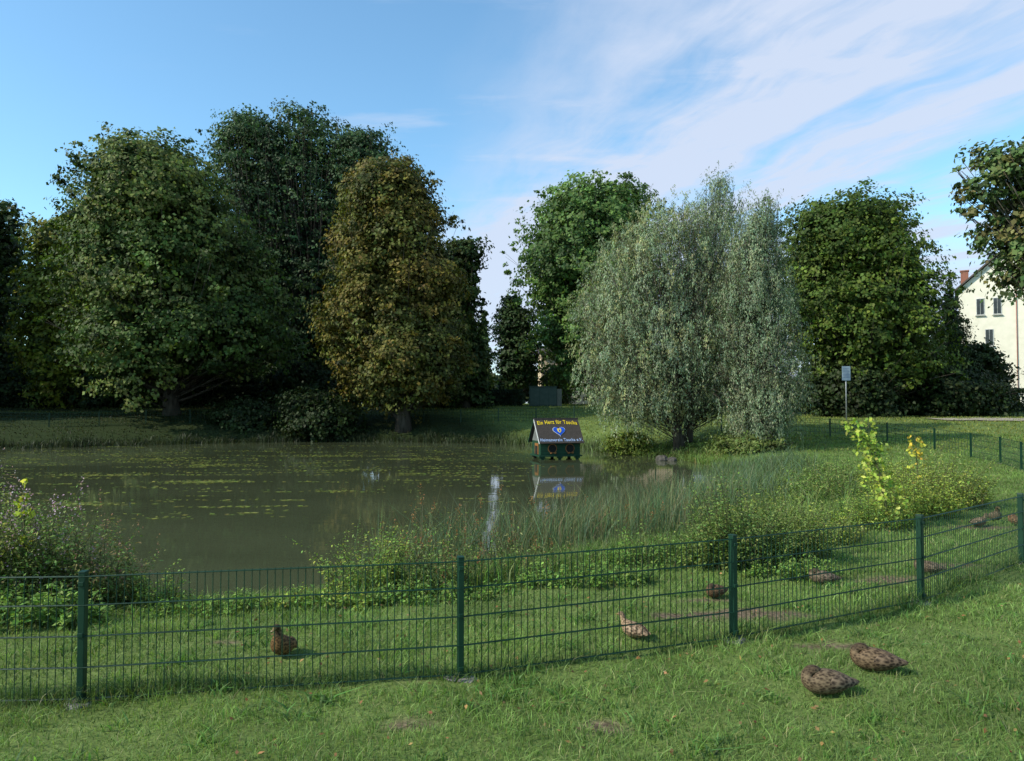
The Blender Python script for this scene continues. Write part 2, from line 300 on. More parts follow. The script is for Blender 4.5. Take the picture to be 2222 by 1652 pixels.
r3=N.new("ShaderNodeMapRange");r3.inputs[1].default_value=.3;r3.inputs[2].default_value=.7;r3.inputs[3].default_value=.5;r3.inputs[4].default_value=1.3;L.new(n2.outputs["Fac"],r3.inputs[0])
L.new(ml.outputs[2],mm.inputs[6]);L.new(r3.outputs[0],mm.inputs[7]);L.new(mm.outputs[2],p.inputs["Base Color"])
b=N.new("ShaderNodeBump");b.inputs["Strength"].default_value=.5;b.inputs["Distance"].default_value=.03;L.new(n2.outputs["Fac"],b.inputs["Height"]);L.new(b.outputs[0],p.inputs["Normal"])
L.new(p.outputs[0],out.inputs[0]);GM=m
g=mesh_np("ground",V,Fc,GM,None,None,True);g["kind"]="structure";g["label"]="grassy ground sloping down to the pond basin";g["category"]="ground"
so=soil(V[:,0],V[:,1]);sd=sdist(V[:,0],V[:,1])
lit=ss((V[:,1]-44)/3)*ss((-6-V[:,0])/6)*ss((60-V[:,1])/5)*ss(.6+.6*np.sin(V[:,1]*2.1+V[:,0]*.3))  # leaf litter, made heavier to darken the shaded left bank
so=np.maximum(np.maximum(so,lit*.8),ss((.25-sd)/.5)*.9)
a=g.data.attributes.new("soil","FLOAT","POINT");a.data.foreach_set("value",so.astype(np.float32))
def painted_shade_f(x,y): return ss((y-28)/4)*ss((1-x-.6*(y-47))/4)*ss((100-y)/20)*(.97-.35*ss(.5+.5*np.sin(y*1.9+x*.25))*ss((y-48)/4))  # mask of painted shade over the far left bank, with lighter streaks
a=g.data.attributes.new("painted_shade","FLOAT","POINT");a.data.foreach_set("value",painted_shade_f(V[:,0],V[:,1]).astype(np.float32))
def strip(name,label,cat,pts,w,mat,lift):
    V=[];P=np.array(pts,float);T=nrm(np.gradient(P,axis=0))
    for i in range(len(P)):
        for s_ in np.linspace(-1,1,5):
            q=P[i]+np.array([-T[i,1],T[i,0]])*w/2*s_;V.append((q[0],q[1],float(G(*q))+lift))
    Fs=[(i*5+j,i*5+j+1,(i+1)*5+j+1,(i+1)*5+j) for i in range(len(P)-1) for j in range(4)]
    o=mesh_np(name,V,Fs,mat);o["kind"]="structure";o["label"]=label;o["category"]=cat
xs=np.linspace(-120,120,160);strip("road","grey asphalt road beyond the pond","road",[(x,68) for x in xs],6,noise_mat("asphalt",(.05,.05,.05),(.08,.078,.075),20),.05)
xs=np.linspace(24,70,60);strip("path","pale gravel footpath crossing the grass","path",[(x,42+.002*(x-24)**2) for x in xs],2.4,noise_mat("gravel",(.25,.21,.16),(.38,.33,.26),30),.05)
# ---------------------------------------------------------------- water
m,nt,N,L=newmat("pond_water")
out=N.new("ShaderNodeOutputMaterial");p=N.new("ShaderNodeBsdfPrincipled");ge=N.new("ShaderNodeNewGeometry")
mp=N.new("ShaderNodeMapping");mp.inputs["Scale"].default_value=(.7,1.6,1);L.new(ge.outputs["Position"],mp.inputs[0])
n1=N.new("ShaderNodeTexNoise");n1.inputs["Scale"].default_value=2.2;n1.inputs["Detail"].default_value=3;L.new(mp.outputs[0],n1.inputs["Vector"])
n2=N.new("ShaderNodeTexNoise");n2.inputs["Scale"].default_value=.25;n2.inputs["Detail"].default_value=5;L.new(mp.outputs[0],n2.inputs["Vector"])
rp=N.new("ShaderNodeValToRGB");e=rp.color_ramp.elements;e[0].position=.35;e[0].color=(.05,.058,.03,1);e[1].position=.7;e[1].color=(.064,.073,.038,1);L.new(n2.outputs["Fac"],rp.inputs[0]);L.new(rp.outputs[0],p.inputs["Base Color"])
p.inputs["Roughness"].default_value=.03;p.inputs["IOR"].default_value=1.33
b=N.new("ShaderNodeBump");b.inputs["Strength"].default_value=.045;b.inputs["Distance"].default_value=.03;L.new(n1.outputs["Fac"],b.inputs["Height"]);L.new(b.outputs[0],p.inputs["Normal"]);L.new(p.outputs[0],out.inputs[0])
w=mesh_np("water",[(-88,5,WZ),(11,5,WZ),(11,49,WZ),(-88,49,WZ)],[(0,1,2,3)],m);w["kind"]="structure";w["label"]="murky olive grey pond water with soft reflections";w["category"]="water"
r=np.random.default_rng(60);cs=[];
for i in range(240):
    cy=r.uniform(15,41)if r.random()>.4 else r.uniform(24,36);cx=r.uniform(-.68*cy,.04*cy)
    k=r.integers(4,30);sx=r.uniform(.15,1.2);cs.append(np.stack([cx+r.normal(size=k)*sx,cy+r.normal(size=k)*sx*.15],1))
for cx,cy,k,sx in((-9.3,22,260,.6),(-9.9,17.2,140,.5),(-11,28,160,.9),(-5.5,26,90,.7),(-15,31,200,1.2),(-4,31,120,.8),(-8,33,160,1.1),(-13,24,90,.5)):
    cs.append(np.stack([cx+r.normal(size=k)*sx,cy+r.normal(size=k)*sx*.35],1))
q=np.concatenate(cs);q=q[sdist(q[:,0],q[:,1])<-.3];n=len(q)
C=np.stack([q[:,0],q[:,1],WZ+.006+r.uniform(0,.004,n)],1);A=r.normal(size=(n,3));A[:,2]=0
V=leaves(C,A,np.tile([0,0,1.],(n,1)),r.uniform(.05,.2,n),r.uniform(.04,.13,n));V[:,2]=np.repeat(C[:,2],4)
o=leafobj("floating_pondweed",V,shades(r,n,[(.19,.22,.04),(.12,.155,.035),(.24,.25,.055)]),None);o["kind"]="stuff";o["label"]="yellow green pondweed floating in thin streaks on water";o["category"]="pondweed"
# ---------------------------------------------------------------- blades
def blades(name,x,y,h,w,cols,mat,r,lean=.35,label="",cat="grass",z0=None,wind=(.0,.0)):
    n=len(x);g=G(x,y) if z0 is None else z0
    B=np.stack([x,y,g-.01],1);th=r.uniform(0,2*math.pi,n);S=np.stack([np.cos(th),np.sin(th),0*th],1)*(w/2)[:,None]
    ph=r.uniform(0,2*math.pi,n);ln=np.abs(r.normal(size=n))*lean
    Dv=np.stack([np.cos(ph)*ln+wind[0],np.sin(ph)*ln+wind[1],np.ones(n)],1)
    M=B+Dv*(h*.55)[:,None]*np.array([.6,.6,1]);T=B+Dv*h[:,None]*np.array([1.25,1.25,.95])
    V=np.stack([B-S,B+S,M+S*.85,M-S*.85,T+S*.12,T-S*.12],1).reshape(-1,3)
    i=np.arange(n)*6;Fq=np.concatenate([np.stack([i,i+1,i+2,i+3],1),np.stack([i+3,i+2,i+4,i+5],1)])
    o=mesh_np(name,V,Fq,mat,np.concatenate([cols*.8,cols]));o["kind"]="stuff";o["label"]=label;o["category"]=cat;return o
r=np.random.default_rng(70)
fp=[(-10.1,4.5),(-7.65,4.55),(-5.25,4.66),(-2.8,4.87),(-.364,5.27),(1.797,6.06),(3.98,7.26),(6.22,9.09)]
u=r.uniform(0,1,420000);k=.4;y=(3.3**k+u*(34**k-3.3**k))**(1/k);x=r.uniform(-1,1,len(y))*(.8*y+.8)
s=sdist(x,y);sl=soil(x,y);kp=(s>.1)&(r.uniform(0,1,len(y))>sl*.93);x,y,s=x[kp],y[kp],s[kp]
pt=.5+.5*np.sin(x*2.3+1.2*np.sin(y*1.7))*np.sin(y*2.9+np.sin(x*3.1))
pt2=.5+.5*np.sin(x*.9+2+np.sin(y*.8))*np.sin(y*1.3+1)
pt3=.5+.5*np.sin(x*7.3+2*np.sin(y*5.1))*np.sin(y*8.2+2*np.sin(x*4.))
fl=np.interp(x,[p_[0] for p_ in fp],[p_[1] for p_ in fp]);nf=np.exp(-((y-fl-.02)/.1)**2)*(x<6.2)
h=(.018+.026*pt+.014*pt2+.026*pt3)*r.uniform(.5,1.35,len(x))*(1+1.3*ss((2.2-s)/1.5))*(1+.03*(y-4))*(1+1.5*nf*(.4+pt))
w=.0042*(y/4)**.75*r.uniform(.7,1.4,len(x))
base=np.array([(.18,.28,.07),(.24,.34,.1),(.12,.2,.05),(.33,.31,.15)]);idx=r.choice(4,len(x),p=[.42,.25,.24,.09])
c=base[idx]*(1+.24*r.normal(size=(len(x),1))).clip(.5,1.7)*(.6+.38*pt2+.36*pt3)[:,None]*(1-.45*nf)[:,None]
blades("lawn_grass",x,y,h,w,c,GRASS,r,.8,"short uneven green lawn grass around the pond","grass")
tx=[];ty=[]
for i in range(220):
    cy=r.uniform(3.8,10);cx=r.uniform(-1,1)*.75*cy
    if i<6: cx,cy=[(-.05,4.95),(-1.25,4.85),(-2.5,5.5),(-2.2,6.3),(.1,5.2),(-1.9,5.0)][i]
    k=r.integers(10,34) if i>6 else 60;tx.append(cx+r.normal(size=k)*.07);ty.append(cy+r.normal(size=k)*.05)
tx=np.concatenate(tx);ty=np.concatenate(ty);kk=sdist(tx,ty)>.3;tx,ty=tx[kk],ty[kk];n=len(tx)
blades("weed_tufts",tx,ty,r.uniform(.04,.09,n),r.uniform(.008,.018,n),shades(r,n,[(.14,.26,.06),(.1,.18,.05)]),GRASS,r,1.1,"broader leaved weed tufts in the lawn","weeds")
n=95000;x=r.uniform(-45,40,n);y=r.uniform(28,62,n);s=sdist(x,y);kp=(s>.1)&(np.abs(x)<.8*y+2);x,y,s=x[kp],y[kp],s[kp];n=len(x)
blades("bank_grass",x,y,r.uniform(.05,.12,n)*(1+1.2*ss((1.8-s)/1.8)),r.uniform(.03,.06,n),shades(r,n,[(.22,.25,.055),(.28,.3,.08),(.16,.19,.045)])*(1-.87*painted_shade_f(x,y))[:,None],GRASS,r,.6,"rough grass on the far pond bank","grass")  # blade colour darkened by the same painted shade
def along(pts,n,r,spread,cl=.35):
    P=np.array(pts,float);sg=np.hypot(*np.diff(P,axis=0).T);cu=np.concatenate([[0],np.cumsum(sg)]);t=r.uniform(0,cu[-1],n)
    t=t+cl*np.sin(t*3.1)+.3*cl*np.sin(t*11.)
    x=np.interp(t,cu,P[:,0])+r.normal(size=n)*spread;y=np.interp(t,cu,P[:,1])+r.normal(size=n)*spread
    return x,y
x,y=along([(-60,32.6),(-40,34.3),(-26,38.2),(-18,43.2),(-12,45.7),(-5,44.8),(-.3,43.2),(2,41.3),(4.4,37.4),(5.2,34)],16000,r,.5)
n=len(x);z0=np.maximum(G(x,y),WZ-.1);hh=.45+.3*np.sin(x*.9)*np.sin(x*2.3+1);blades("bank_reeds",x,y,hh*r.uniform(.4,1.,n),r.uniform(.02,.04,n),shades(r,n,[(.03,.042,.015),(.04,.053,.019),(.026,.036,.013)])*(1+2.6*ss((x+2)/4))[:,None],REEDM,r,.4,"rough reeds and grass fringing the far shore","reeds",z0)  # reeds painted darker on the left, where the bank lies in shade
RC=[(.10,.17,.08),(.085,.15,.075),(.13,.175,.065),(.2,.175,.085)]
x,y=along([(-1.5,9.7),(0,10.8),(1.,11.6),(2,12.6),(3.3,14.5),(4.6,17.2)],5000,r,.5,.6)
n=len(x);z0=np.maximum(G(x,y),WZ-.3);blades("reed_bed",x,y,r.uniform(.35,1.25,n),r.uniform(.005,.011,n),shades(r,n,RC),REEDM,r,.32,"bluish green bulrushes standing in shallow water","reeds",z0,wind=(.03,0))
x,y=along([(4.4,16),(6.2,19),(7.4,22.5),(8.2,25.5)],4200,r,.8,.9)
n=len(x);z0=np.maximum(G(x,y),WZ-.3);blades("reed_bed",x,y,r.uniform(.2,.72,n),r.uniform(.009,.017,n),shades(r,n,[(.085,.14,.065),(.1,.15,.085),(.11,.155,.05)]),REEDM,r,.42,"bluish green bulrushes in a dense marshy bed","reeds",z0,wind=(.03,0))
x=r.uniform(2.5,10.5,12000);y=r.uniform(10.5,26,12000);s=sdist(x,y);q=.5+.5*np.sin(x*2.1+y)*np.sin(y*1.3);kp=(s>-.3)&(s<2.6)&(r.random(len(x))<.35+.65*q);x,y=x[kp],y[kp];n=len(x)
blades("marsh_grass",x,y,r.uniform(.15,.5,n),r.uniform(.01,.018,n),shades(r,n,[(.13,.2,.055),(.17,.22,.06),(.11,.16,.055)]),REEDM,r,.5,"tall rough marsh grass beside the pond","grass")
x,y=along([(-7,7.9),(-5,7.9),(-3.5,7.8),(-1.8,8.1),(-.3,8.8),(1.2,9.8),(2.6,11.2)],12000,r,.42)
n=len(x);hs=np.where(x<-1.6,.5,1.);blades("shore_grass",x,y,r.uniform(.1,.42,n)*hs,r.uniform(.006,.013,n),shades(r,n,[(.15,.25,.06),(.1,.17,.045),(.2,.22,.09)]),GRASS,r,.5,"tall unmown grass along the near shore","grass",np.maximum(G(x,y),WZ-.1))
# ---------------------------------------------------------------- weeds as stems with leaves
STEM=noise_mat("green_stem",(.05,.07,.02),(.1,.09,.04),8,.8,0)
WB=np.array([2.1,2.05,1.7])
def weed(label,cx,cy,rx,ry,h,ns,nl,L,W,cols,seed,tips=None,spread=.35,name="shrub",cat="shrub",droop=.3,grp="wild shrubs by the pond",tipn=10):
    r=np.random.default_rng(seed);b0=np.array([cx,cy,float(G(cx,cy))]);e=empty(name,tuple(b0),label,cat,grp)
    cols=np.array(cols)*WB
    mb=MB();CV=[];CN=[];CA=[];LL=[];TV=[]
    for i in range(ns):
        a=r.uniform(0,6.283);q=r.uniform(0,1)**.5;bx=cx+rx*q*math.cos(a);by=cy+ry*q*math.sin(a);bz=max(float(G(bx,by)),WZ-.05)
        H=h*(1-.45*q*q)*(r.uniform(.4,1.) if r.random()<.8 else r.uniform(1.,1.3))
        dx,dy=math.cos(a)*q*spread*H+r.normal()*.12*H,math.sin(a)*q*spread*H+r.normal()*.12*H
        ts=np.linspace(0,1,5)[:,None];P=np.array([bx,by,bz])+np.array([[0,0,H]])*ts*(1-.12*ts)+np.array([[dx,dy,0]])*ts**2
        mb.tube(P,np.linspace(.006,.002,5)*max(1,h),4,False)
        t=r.uniform(.12,1,nl)**.85;c=np.stack([np.interp(t,ts[:,0],P[:,k]) for k in range(3)],1)
        dv=rsph(r,nl);dv[:,2]*=.4;dv=nrm(dv);ll=L*r.uniform(.5,1.3,nl)*(1.25-.6*t)
        c=c+dv*(ll*.6+r.uniform(0,.07,nl)*h)[:,None];CV.append(c);CA.append(dv+np.array([0,0,-droop]));CN.append(nrm(np.array([0,0,1.])+r.normal(size=(nl,3))*.45));LL.append(ll)
        if tips is not None and r.random()<.5:
            tp=P[-1]+r.normal(size=(tipn,3))*np.array([.012,.012,.045])*max(1,h)*1.2;TV.append(tp)
    C=np.concatenate(CV);n=len(C);LL=np.concatenate(LL)
    leafobj("foliage",leaves(C,np.concatenate(CA),np.concatenate(CN),LL,LL*W/L),shades(r,n,cols,None,.22),e,off=b0)
    mb.obj("stem",STEM,e,True,off=b0)
    if TV:
        C=np.concatenate(TV);n=len(C);leafobj("flower_head",leaves(C,r.normal(size=(n,3)),rsph(r,n),.022,.016),shades(r,n,[tips]),e,off=b0)
    return e
GC=[(.07,.125,.03),(.055,.095,.025),(.09,.14,.035)]
YG=[(.12,.16,.03),(.09,.13,.03),(.16,.18,.04)]
OL=[(.09,.11,.035),(.07,.09,.03),(.11,.12,.05)]
weed("tall leafy willowherb shrub with pink flower heads",-5.2,7.3,.5,.45,1.45,140,90,.065,.024,OL+YG,101,(.5,.3,.38),.25,tipn=14)
weed("tall leafy willowherb shrub with pink flower heads",-4.7,7.35,.42,.4,1.32,130,85,.06,.022,GC+OL,102,(.5,.32,.4),.22,tipn=14)
weed("rusty green shrub with brown seed heads",-4.15,7.45,.38,.33,1.05,100,75,.055,.022,[(.08,.09,.03),(.10,.085,.035),(.06,.1,.03),(.07,.11,.03)],103,(.32,.17,.12),.22)
weed("low yellow green shrub at the shore",-3.6,7.6,.3,.28,.6,55,50,.048,.022,YG+GC,104,None,.25)
weed("low nettle patch beside the fence",-4.6,6.6,1.,.35,.4,110,40,.065,.033,GC,105)
weed("low leafy weeds beside the shore",-2.9,7.2,.7,.3,.22,80,26,.05,.025,GC,106)
weed("low leafy weeds beside the shore",-1.9,7.3,.6,.25,.24,70,26,.05,.025,GC+YG,131)
weed("bushy green shrub with yellow twigs",-1.55,8.1,.4,.33,.9,75,65,.045,.021,YG+GC,107)
weed("bushy green shrub with rust coloured seed heads",-.85,8.2,.45,.33,.82,72,60,.045,.019,GC+OL,108,(.25,.12,.05))
weed("leafy shrub among the bulrushes",.05,8.8,.45,.3,.62,55,45,.045,.02,OL+GC,109,(.22,.11,.05))
weed("low dense nettle patch on the bank",.6,8.0,.9,.3,.3,90,34,.055,.028,GC,110)
weed("low dense nettle patch on the bank",-.9,7.5,.7,.25,.26,75,30,.05,.026,GC,132)
weed("green bank weeds with small leaves",1.6,9.0,.6,.4,.5,70,42,.045,.022,GC,111)
weed("dark leafy bush on the bank",2.65,8.8,.55,.4,1.1,145,90,.043,.026,[(.05,.085,.025),(.065,.1,.03),(.09,.11,.035)],112)
weed("dark leafy bush on the bank",3.4,9.2,.5,.4,.92,110,75,.043,.026,[(.06,.09,.025),(.08,.11,.03)],113)
weed("low green bush beside the fence",3.1,8.3,.5,.25,.33,50,36,.045,.026,GC,114)
weed("leafy yellow green bush on the bank",4.4,10.4,.55,.35,.6,65,50,.045,.023,OL+YG,115)
weed("leafy green bush on the bank",5.6,11.6,.65,.35,.65,75,55,.05,.024,GC+YG,116)
weed("olive bush beside the marsh",4.0,12.3,.7,.5,.75,70,50,.055,.025,OL+YG,117)
weed("yellow green bush at the lawn edge",6.9,12.8,.75,.55,.9,110,70,.055,.026,YG,118)
weed("yellow green bush at the lawn edge",8.0,14.0,.85,.7,1.15,130,70,.06,.028,YG+OL,119)
weed("olive bush beside the marsh",6.4,15.5,.9,.7,.8,80,55,.065,.028,OL+GC,120)
weed("leafy green bush on the marsh edge",7.4,18.,1.,.8,.75,75,50,.08,.035,OL+GC,125)
weed("leafy green bush on the marsh edge",9.2,17.,1.1,.9,.9,95,55,.08,.036,YG+OL,126)
weed("tall dock plant with rusty seed heads",-1.2,9.2,.4,.25,1.3,14,14,.09,.02,[(.09,.1,.04)],122,(.27,.13,.05),.2,"dock_plant","plant",tipn=30)
weed("tall dock plant with rusty seed heads",.0,10.2,.8,.3,1.3,28,14,.09,.02,[(.09,.1,.04)],123,(.27,.13,.05),.2,"dock_plant","plant",tipn=30)
weed("tall dock plant with rusty seed heads",1.5,12.,.9,.4,1.1,28,14,.09,.02,[(.09,.1,.04)],124,(.24,.13,.05),.2,"dock_plant","plant",tipn=30)
def sapling(label,pts,n,L,cols,seed,sig=.12):
    r=np.random.default_rng(seed);P=np.array(pts,float);b=P[0].copy();b[2]=float(G(b[0],b[1]));P[0]=b
    e=empty("maple_sapling",tuple(b),label,"sapling","yellow saplings by the pond")
    ts=np.linspace(0,1,len(P));q=np.linspace(0,1,12);C=np.stack([np.interp(q,ts,P[:,k]) for k in range(3)],1)
    mb=MB();mb.tube(C,np.linspace(.014,.004,12),6)
    LC=[];
    for i in range(n):
        t=.12+.88*(i+r.random())/n;c=np.array([np.interp(t,ts,P[:,k]) for k in range(3)]);o_=rsph(r,1)[0]*np.array([1,1,.45])*sig*(1.5-.8*t)*r.uniform(.5,1.5)
        mb.tube([c,c+o_*.6+np.array([0,0,.02]),c+o_],[.003,.002,.0015],4,False);LC.append(c+o_)
    LC=np.array(LC);LC=np.repeat(LC,4,0)+r.normal(size=(len(LC)*4,3))*.022
    nn=len(LC);leafobj("foliage",leaves(LC,r.normal(size=(nn,3))+np.array([0,0,-1]),nrm(np.array([-.2,-.5,.6])+r.normal(size=(nn,3))*.5),L*r.uniform(.6,1.2,nn),L*.7),shades(r,nn,cols),e,off=b)
    mb.obj("stem",STEM,e,True,off=b)
def at(px,py,d): return (float(wx(px,d)),d,float(wz(py,d)))
sapling("bright yellow green maple sapling leaning over the bank",[at(1925,1120,11.6),at(1912,1040,11.5),at(1885,970,11.5),at(1838,915,11.4)],110,.08,[(.32,.39,.05),(.24,.33,.05),(.38,.42,.08)],130,.16)
sapling("bright yellow green maple sapling leaning over the bank",[at(1925,1120,11.7),at(1905,1030,11.8),at(1890,980,11.8),at(1882,915,11.8)],60,.075,[(.26,.34,.05),(.2,.28,.04)],131,.13)
sapling("small sapling with orange yellow leaves",[at(1990,1030,14.5),at(1987,990,14.5),at(1984,945,14.5)],26,.09,[(.5,.34,.04),(.52,.42,.06),(.33,.32,.04)],132,.14)
sapling("small sapling with bright yellow leaves",[at(60,1240,7.2),at(58,1130,7.2),at(55,1048,7.2)],10,.09,[(.48,.44,.03),(.3,.38,.03)],133,.06)
n=1000;y=r.uniform(3.6,14,n);x=r.uniform(-.5,1,n)*.75*y;kp=sdist(x,y)>1;x,y=x[kp],y[kp];n=len(x)
C=np.stack([x,y,G(x,y)+r.uniform(.02,.045,n)],1)
o=leafobj("fallen_leaves",leaves(C,r.normal(size=(n,3)),nrm(np.array([0,0,1.])+r.normal(size=(n,3))*.4),r.uniform(.02,.045,n),r.uniform(.015,.03,n)),shades(r,n,[(.25,.13,.05),(.34,.2,.08),(.18,.09,.04)]),None);o["kind"]="stuff";o["label"]="brown and orange leaves fallen on the lawn";o["category"]="leaves"
# ---------------------------------------------------------------- fence
FG=noise_mat("green_coated_steel",(.003,.026,.012),(.006,.037,.018),3,.5,0,spec=.3)
CON=noise_mat("concrete_footing",(.12,.11,.095),(.25,.235,.21),25,.9,.5)
cv=np.array([(6.22,9.09),(8.3,10.8),(10.2,12.9),(11.8,15.4),(13.2,18.2),(14.5,21),(15.7,24),(16.3,27),(16.2,29.8),(15,32),(12.5,33.9),(10.2,35.6),(8.6,38.3),(7.4,41),(6.2,44),(4,46.4),(.6,47.6),(-5,48.6),(-12,49.4),(-19,47.3),(-27,42),(-40,37.8),(-50,36)])
sg=np.hypot(*np.diff(cv,axis=0).T);cu=np.concatenate([[0],np.cumsum(sg)]);tt=np.arange(2.5,cu[-1],2.5)
fp+=list(zip(np.interp(tt,cu,cv[:,0]),np.interp(tt,cu,cv[:,1])))
fe=empty("wire_fence",(-.364,5.27,float(G(-.364,5.27))),"green double wire mesh fence enclosing the pond","fence");fo=np.array(fe.location)
HP=.85
for i,(x,y) in enumerate(fp):
    g0=float(G(x,y));nx_=fp[min(i+1,len(fp)-1)];pv=fp[max(i-1,0)];ang=math.atan2(nx_[1]-pv[1],nx_[0]-pv[0])
    mb=MB();mb.box((x,y,g0+HP/2-.1),(.042,.06,HP+.2),ang);mb.box((x,y,g0+HP+.004),(.048,.066,.008),ang)
    dvec=np.array([math.sin(ang),-math.cos(ang)])
    for hz in(.08,.45,.78): mb.box((x+dvec[0]*.036,y+dvec[1]*.036,g0+hz),(.035,.012,.03),ang)
    mb.obj("post",FG,fe,off=fo,bevel=.004 if y<12 else 0)
    if y<26:
        q=np.random.default_rng(i);mb=MB();k=10;V=[(x+math.cos(6.283*j/k)*.13*q.uniform(.7,1.25),y+math.sin(6.283*j/k)*.11*q.uniform(.7,1.25),g0-.03) for j in range(k)]+[(x+math.cos(6.283*j/k)*.1*q.uniform(.7,1.2),y+math.sin(6.283*j/k)*.08*q.uniform(.7,1.2),g0+.012+q.uniform(-.008,.012)) for j in range(k)]
        mb.add(V,[(j,(j+1)%k,k+(j+1)%k,k+j) for j in range(k)]+[tuple(range(k,2*k))]);mb.obj("footing",CON,fe,off=fo)
    if i<len(fp)-1:
        a=np.array([x,y,g0]);b_=np.array([nx_[0],nx_[1],float(G(*nx_))]);Dv=b_-a;Ln=np.linalg.norm(Dv[:2]);off=np.array([math.sin(math.atan2(Dv[1],Dv[0])),-math.cos(math.atan2(Dv[1],Dv[0])),0])
        dist=math.hypot(x,y);st=.05 if dist<14 else (.1 if dist<30 else .2);rw=.0032 if dist<14 else (.0045 if dist<30 else .006)
        mb=MB();nv=int(Ln/st)
        for j in range(nv+1):
            t=(j*st+(Ln-nv*st)/2)/Ln;c=a+Dv*t+off*.022;mb.tube([c+np.array([0,0,.03]),c+np.array([0,0,.835])],rw,4)
        for kz in(.04,.24,.44,.64,.825):
            for sg_ in((-.007,.007) if dist<30 else (0,)):
                mb.tube([a+off*(.022+sg_)+np.array([0,0,kz]),b_+off*(.022+sg_)+np.array([0,0,kz])],rw*1.15,4)
        mb.obj("wire_panel",FG,fe,off=fo)
# ---------------------------------------------------------------- duck house
hx,hy=float(wx(1206,31.3)),31.3
dh=empty("duck_house",(hx,hy,WZ),"green wooden duck house with tiled roof and lettering on pond","duck house",rot=math.radians(15));dh.scale=(.98,.98,.98)
GW=noise_mat("green_boards",(.008,.035,.018),(.014,.052,.028),4,.7,.3,stretch=(1,1,8),spec=.2)
WH=noise_mat("white_paint",(.42,.42,.4),(.58,.58,.55),5,.6,0)
DKM=noise_mat("dark_opening",(.006,.006,.006),(.012,.012,.01),5,.9,0)
OR=noise_mat("orange_paint",(.2,.075,.018),(.28,.12,.035),9,.6,0)
YL=noise_mat("yellow_paint",(.72,.5,.02),(.8,.6,.03),5,.5,0)
BL=noise_mat("blue_paint",(.01,.06,.4),(.015,.08,.5),5,.4,0)
LB=noise_mat("pale_blue_paint",(.34,.44,.68),(.4,.5,.72),5,.4,0)
m,nt,N,L=newmat("grey_roof_tiles");out=N.new("ShaderNodeOutputMaterial");p=N.new("ShaderNodeBsdfPrincipled");tc=N.new("ShaderNodeTexCoord");br=N.new("ShaderNodeTexBrick")
br.inputs["Scale"].default_value=9;br.inputs["Color1"].default_value=(.05,.042,.037,1);br.inputs["Color2"].default_value=(.07,.057,.05,1);br.inputs["Mortar"].default_value=(.028,.024,.022,1);br.inputs["Mortar Size"].default_value=.02
L.new(tc.outputs["Object"],br.inputs["Vector"]);L.new(br.outputs[0],p.inputs["Base Color"]);p.inputs["Roughness"].default_value=.85;p.inputs["Specular IOR Level"].default_value=.15;L.new(p.outputs[0],out.inputs[0]);RT=m
Wd,Dp=1.76,1.2;zf=.16;zw=.78;zr=1.68;run=.84
mb=MB();mb.box((0,0,zf),(Wd+.16,Dp+.16,.06));mb.obj("platform",GW,dh)
for lx in(-.78,0,.78):
    for ly in(-.52,.52):
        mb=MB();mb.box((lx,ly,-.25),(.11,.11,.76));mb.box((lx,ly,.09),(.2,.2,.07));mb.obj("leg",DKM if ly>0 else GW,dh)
mb=MB();hw_,hd=Wd/2,Dp/2;z0=zf+.032
V=[(-hw_,-hd,z0),(hw_,-hd,z0),(hw_,hd,z0),(-hw_,hd,z0),(-hw_,-hd,zw),(hw_,-hd,zw),(hw_,hd,zw),(-hw_,hd,zw)]
mb.add(V,[(0,3,2,1),(0,1,5,4),(1,2,6,5),(2,3,7,6),(3,0,4,7),(4,5,6,7)])
for k in range(5): mb.box((0,-hd-.006,z0+.1+k*.11),(Wd-.004,.012,.09))
wall=mb.obj("wall",GW,dh)
GBL=noise_mat("grey_boards",(.09,.095,.09),(.17,.175,.165),4,.7,.3,stretch=(1,8,1))
for sx in(-1,1):
    mb=MB();X0=sx*hw_;X1=sx*(hw_-.03);V=[(X0,-hd,zw+.002),(X0,hd,zw+.002),(X0,0,zr-.12),(X1,-hd,zw+.002),(X1,hd,zw+.002),(X1,0,zr-.12)]
    mb.add(V,[(0,1,2),(3,5,4),(0,2,5,3),(1,4,5,2),(0,3,4,1)]);mb.obj("gable",GBL,dh)
mb=MB();mb.box((-hw_-.008,-.08,z0+.26),(.02,.5,.46));dr=mb.obj("door",OR,dh)
mb=MB();mb.box((-hw_-.022,-.08,z0+.2),(.02,.32,.36));mb.obj("entrance",DKM,dr)
def disc(mb,cx,cz,r0,y0,th=.02,k=20):
    V=[(cx+r0*math.cos(6.283*j/k),y0,cz+r0*math.sin(6.283*j/k)) for j in range(k)]+[(cx+r0*math.cos(6.283*j/k),y0-th,cz+r0*math.sin(6.283*j/k)) for j in range(k)]
    mb.add(V,[tuple(range(k,2*k)),tuple(range(k))[::-1]]+[(j,(j+1)%k,k+(j+1)%k,k+j) for j in range(k)])
for sx in(-.36,.42):
    mb=MB();disc(mb,sx,.47,.2,-hd-.013);rw_=mb.obj("round_window",OR,dh)
    mb=MB();disc(mb,sx,.47,.17,-hd-.035,.01);mb.obj("opening",DKM,rw_)
    for j in range(2):
        mb=MB();mb.tube([(sx-.1+j*.18,-hd-.05,.27),(sx-.05+j*.18,-hd-.05,.27),(sx-.02+j*.18,-hd-.05,.32)],[.02,.03,.015],6);mb.obj("ornament",OR,rw_,True)
pitch=math.atan2(zr-zw+.1,run)
sl=math.hypot(run,zr-zw+.1)
re=MB()
for s_ in(-1,1):
    re.box((0,s_*run/2,(zr+zw-.1)/2+.02),(Wd+.22,sl,.04),0,rx=-s_*pitch)
re.box((0,0,zr+.04),(Wd+.24,.1,.06))
roof=re.obj("roof",RT,dh)
